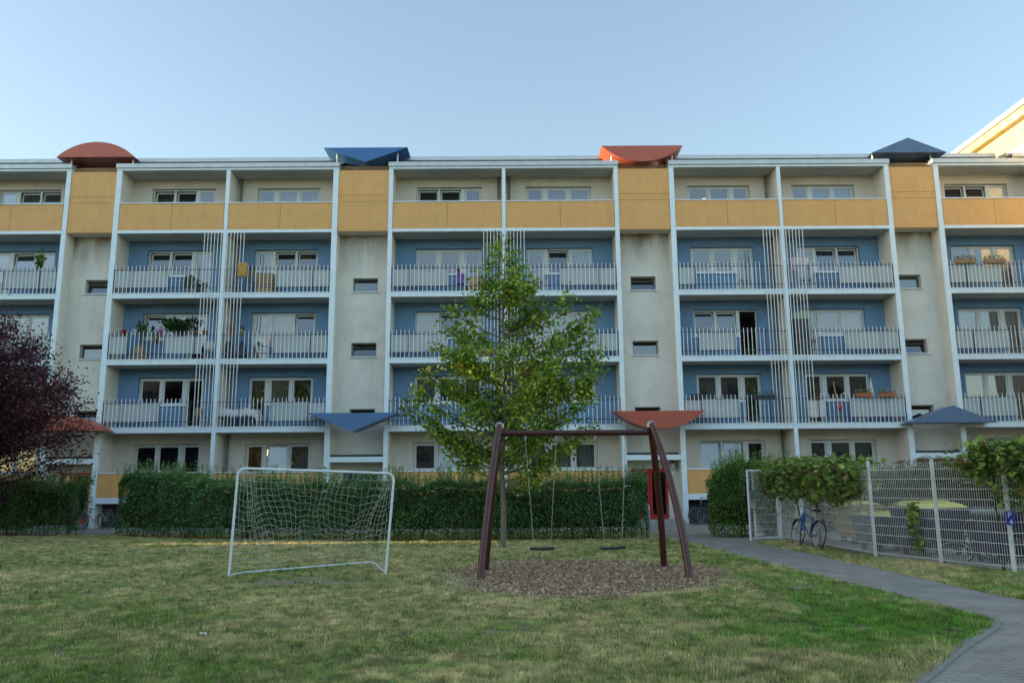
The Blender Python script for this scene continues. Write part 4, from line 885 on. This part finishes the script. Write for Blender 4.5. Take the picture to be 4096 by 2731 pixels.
def folding_chair(label,x,y,z,rz,m,seatm=None):
    t=thing('chair',label,'chair',(x,y,z),rz); MB().box((-.2,-.2,.43),(.2,.2,.46)).build('seat',seatm or m,t)
    b=MB(); vs=[]; N=8
    for j in range(5):
        for i in range(N+1): a=-.9+1.8*i/N; vs.append((.21*math.sin(a)/.78,.2+.05*math.cos(a)+.03*j/4,.5+.34*j/4-(.10*(abs(a)/.9)**3 if j==4 else 0)))
    b.add(vs,[(j*(N+1)+i,j*(N+1)+i+1,(j+1)*(N+1)+i+1,(j+1)*(N+1)+i) for j in range(4) for i in range(N)],0,True); b.build('backrest',seatm or m,t)
    for sx in (-.17,.17):
        for sy in (-.17,.17): MB().tube([(sx,sy,.43),(sx*1.15,sy*1.2,0)],.011,6).build('leg',M['steel'],t)
folding_chair('purple backed chair on the third floor balcony left of the maple',-1.9,.45,fz(3),R(185),M['plast_d'],mat('purple_plastic',(.16,.08,.32),.5))
folding_chair('white garden chair on the left second floor balcony near the middle wall',-12.55,.5,fz(2),R(200),M['whitepaint'])
folding_chair('wicker backed chair on the left first floor balcony',-12.75,.55,fz(1),R(170),M['wood'])
def rack(label,x,y,z,w,h,n,cols):
    t=thing('drying_rack',label,'drying rack',(x,y,z)); r=MB()
    for s in (-1,1): r.tube([(s*w/2,-.25,0),(s*w/2,.2,h)],.01,5); r.tube([(s*w/2,.25,0),(s*w/2,-.2,h)],.01,5)
    for k in range(5): r.tube([(-w/2,-.2+.1*k,h),(w/2,-.2+.1*k,h)],.006,4)
    r.build('rack_frame',M['white'],t)
    for k in range(n):
        b=MB(); xx=-w/2+w*(k+.5)/n; ww=w/n*.9; hh=.35+.3*random.random(); vs=[]
        for j in range(5):
            for i in range(6): vs.append((xx-ww/2+ww*i/5,-.21-.02*math.sin(i*1.8+k)-.02*(j/4),h+.01-hh*j/4))
        b.add(vs,[(j*6+i,j*6+i+1,(j+1)*6+i+1,(j+1)*6+i) for j in range(4) for i in range(5)],0,True); b.build('laundry',cols[k%len(cols)],t)
pinkc=mat('pale_pink_cloth',(.62,.45,.45),.9,noise=.2,nscale=12); 
rack('drying rack with pale laundry on the right third floor balcony',12.75,.45,fz(3),.75,1.45,4,[pinkc,M['whitecloth']])
rack('drying rack with a white blanket on the left second floor balcony',-10.05,.4,fz(2),.9,1.1,3,[M['whitecloth'],M['whitecloth'],pinkc])
# covered table
TB=thing('table','folding table under a loose white sheet on the left first floor balcony','table',(-11.2,.5,fz(1))); tb=MB().box((-.85,-.3,.70),(.85,.3,.73)); tb.build('tabletop',M['wood'],TB)
for sx in (-.5,.5): MB().tube([(sx-.3,-.25,0),(sx+.3,.25,.7)],.012,6).tube([(sx+.3,-.25,0),(sx-.3,.25,.7)],.012,6).build('leg',M['steel'],TB)
b=MB(); N,K=30,14; vs=[]
for j in range(K+1):
    for i in range(N+1):
        x=-1.02+2.04*i/N; y=-.42+.84*j/K; e=max(abs(x)-.85,0)+max(abs(y)-.3,0)
        vs.append((x*(1-.0),y,.755-e*2.6+.025*math.sin(x*7+y*5)+.02*math.sin(x*17)))
b.add(vs,[(j*(N+1)+i,j*(N+1)+i+1,(j+1)*(N+1)+i+1,(j+1)*(N+1)+i) for j in range(K) for i in range(N)],0,True)
o_=b.build('sheet',M['whitecloth']); o_.location=(-11.2,.5,fz(1)); tag(o_,'loose white sheet spread over the folding table','sheet'); md=o_.modifiers.new('thick','SOLIDIFY'); md.thickness=.006
# dark cabinet
CB=thing('cabinet','tall dark balcony cabinet with pale lid on the right second floor','cabinet',(12.75,.75,fz(2))); MB().box((-.35,-.25,0),(-.005,.25,1.65)).box((.005,-.25,0),(.35,.25,1.65)).build('body',M['plast_d'],CB); MB().box((-.38,-.28,1.655),(.38,.28,1.95)).build('lid',mat('pale_green_plastic',(.30,.36,.30),.6),CB); MB().box((-.25,-.27,.85),(.25,-.252,.87)).build('handle',M['rubber'],CB)
# right first floor balcony
flower_box('terracotta flower box with yellow and violet flowers, left of a pair',14.85,LB[1]+1.27,.68,M['terracotta'],[(.7,.6,.1),(.5,.5,.7)])
flower_box('terracotta flower box with yellow and violet flowers, right of a pair',15.8,LB[1]+1.27,.68,M['terracotta'],[(.7,.6,.1),(.5,.5,.75)])
flower_box('brown trough with yellow flowers on the far right third floor railing',20.9,LB[3]+1.27,.9,M['wood'],[(.75,.65,.1),(.7,.7,.6)])
flower_box('brown trough with small red flowers on the far right third floor railing',19.65,LB[3]+1.27,.9,M['wood'],[(.45,.08,.08),(.25,.2,.06)])
flower_box('dark empty looking trough on the railing right of the red bowl canopy',10.7,LB[1]+1.2,.95,M['plast_d'],[(.05,.1,.03)])
flower_box('white flower box with pink blooms on the top left yellow parapet',-22.0,LB[4]+1.33,.5,M['white'],[(.6,.3,.35)],-.17)
carton('small black crate on the railing above the red bowl canopy',7.95,.12,LB[1]+1.2,.5,.3,.24,M['plast_d'])
cloth_drape('privacy_cloth','white quilted cloth fixed behind the right first floor railing','cloth',12.95,LB[1]+1.16,.68,.74,M['whitecloth'],.06)
PS=thing('parasol','closed parasol leaning on the right first floor balcony','parasol',(15.45,.5,fz(1))); MB().tube([(0,0,0),(.02,0,1.9)],.018,8).build('pole',M['white'],PS); MB().tube([(.01,0,.95),(.02,0,1.3),(.02,0,1.85)],[.02,.09,.015],8).build('canopy',M['whitecloth'],PS)
tag(MB().tube([(13.95,.2,fz(1)),(13.8,.3,fz(1)+1.75)],.035,8).build('wooden_pole',M['wood']),'slanted wooden pole on the right first floor balcony','pole')
pot_plant('green climbing plant right of the right middle wall on the first floor',13.0,.25,fz(1)+.95,.75,80,.09,.16)
pot_plant('small pink flower pot on the right first floor railing',14.1,.0,LB[1]+1.26,.22,24,.05,.05,potm='white',flower=(.5,.12,.3),pr=.06)
LN=thing('lantern','white house shaped lantern on the right first floor balcony','lantern',(14.85,.2,fz(1)+.1)); MB().box((-.13,-.1,0),(.13,.1,.42)).build('body',M['white'],LN); MB().prism([(-.16,.425),(.16,.425),(0,.62)],-.12,.12).build('roof',M['white'],LN)
tag(MB().lathe([(0,0),(.05,.04),(.11,.16),(.10,.26),(0,.33)],(13.85,-.02,LB[1]+.7),12).build('balloon_ornament',M['red']),'small red hot air balloon ornament on the right first floor railing','ornament')
pot_plant('red flower pot beside the first centre second floor door',-1.0,.4,fz(2),.45,60,.07,.12,flower=(.5,.04,.04))
pot_plant('flowering pot on the third floor sill left of the maple top',-2.0,.9,LB[3]+1.24,.25,40,.05,.1,flower=(.5,.1,.1),pr=.07)
# bags and folded mattress on left second floor
for x,y,lab,c in ((-11.75,.55,'large black bag on the left second floor balcony',.32),(-11.15,.5,'smaller dark bag right of the large black bag',.22)):
    o_=MB().lathe([(0,0),(c*.9,.02),(c,.25),(c*.8,.55),(c*.3,.78),(c*.2,.85),(0,.86)],(0,0,0),10).build('bag',M['plast_d']); o_.location=(x,y,fz(2)); tag(o_,lab,'bag')
BR=thing('broom','red broom standing behind the left ground floor parapet','broom',(-10.95,.3,fz(0))); MB().tube([(0,0,.1),(.03,0,1.32)],.014,6).build('handle',M['terracotta'],BR); MB().box((-.15,-.03,0),(.15,.03,.1)).build('brush',M['rubber'],BR)
# lit lamps inside two rooms
LP=thing('ceiling_lamp','lit warm ceiling lamp inside the open top floor window at right','lamp',(9.35,2.6,LB[4]+2.55)); MB().lathe([(0,0),(.07,.03),(.09,.1),(.05,.17),(0,.18)],(0,0,-.35),12).build('bulb',M['glow'],LP); MB().tube([(0,0,-.17),(0,0,.28)],.008,6).build('cord',M['pipe'],LP)
LP2=thing('floor_lamp','warm glowing lamp behind the curtain of the left ground floor window','lamp',(-10.3,2.2,fz(0))); MB().tube([(0,0,0),(0,0,1.75)],.012,6).build('stand',M['pipe'],LP2); MB().lathe([(.22,1.75),(.14,2.0)],(0,0,0),16).build('lamp_shade',M['glow'],LP2)
# litter
for x,y,lab,m_ in ((2.05,-15.6,'flat magenta toy lying on the wood chips',mat('magenta_plastic',(.45,.05,.35),.5)),(8.9,-18.6,'crumpled white tissue in the grass before the fence corner',M['whitecloth']),(-3.2,-23.6,'small white paper scrap in the near grass',M['whitecloth'])):
    b=MB(); n=9; b.add([(0,0,.03)]+[(.045*math.cos(2*PI*i/n)*(1+.3*math.sin(i*5)),.035*math.sin(2*PI*i/n)*(1+.3*math.cos(i*3)),.012+.02*(i%2)) for i in range(n)],[(0,1+i,1+(i+1)%n) for i in range(n)]); o_=b.build('litter',m_); o_.location=(x,y,.015); tag(o_,lab,'litter')

# trees across the courtyard behind the camera: they show in the window panes
for i,(x,y,h,r) in enumerate([(-26,-56,15,5.5),(-14,-60,17,6),(-3,-62,14,5),(8,-57,19,5.5),(19,-60,17,6),(30,-55,15,5.5),(13,-66,22,5)]):
    t=thing('courtyard_tree','broad leafy tree across the courtyard, number %d from the west'%(i+1) if False else ['tall','wide','low','high','full','rounded','slim'][i]+' leafy tree across the courtyard behind the viewer','tree',(x,y,0),group='trees across the courtyard')
    MB().tube([(0,0,0),(.2,0,h*.5),(0,.1,h*.9)],[.3,.2,.05],8).build('trunk',M['darkbark'],t)
    K=40; cs=RNG.standard_normal((K,3)); cs/=np.linalg.norm(cs,axis=1)[:,None]; cs=cs*np.array([r,r,h*.38])*(.45+.5*RNG.random((K,1)))+np.array([0,0,h*.6])
    C=np.repeat(cs,110,0)+RNG.standard_normal((K*110,3))*r*.16
    npmesh('crown',leaf_soup(C,.38,None,.2),4,M['leaf'],tint(len(C),(.06,.11,.02),.3,(.16,.18,.03),.4),t)

BK=thing('offscreen_building','long plain apartment block closing the far side of the courtyard','building',(0,-78,0))
MB().box((-60,-12,0),(60,0,16.5)).build('wall',mat('dull_render',(.30,.28,.25),.9,noise=.2,nscale=.5),BK); MB().box((-60.3,-12.3,16.505),(60.3,.3,17)).build('roof_edge',M['roofing'],BK)
for i in range(24):
    for j in range(5): MB().box((-57+i*4.9,.002,1.6+j*3),(-55.2+i*4.9,.03,3.0+j*3)).build('window',M['dark'],BK)
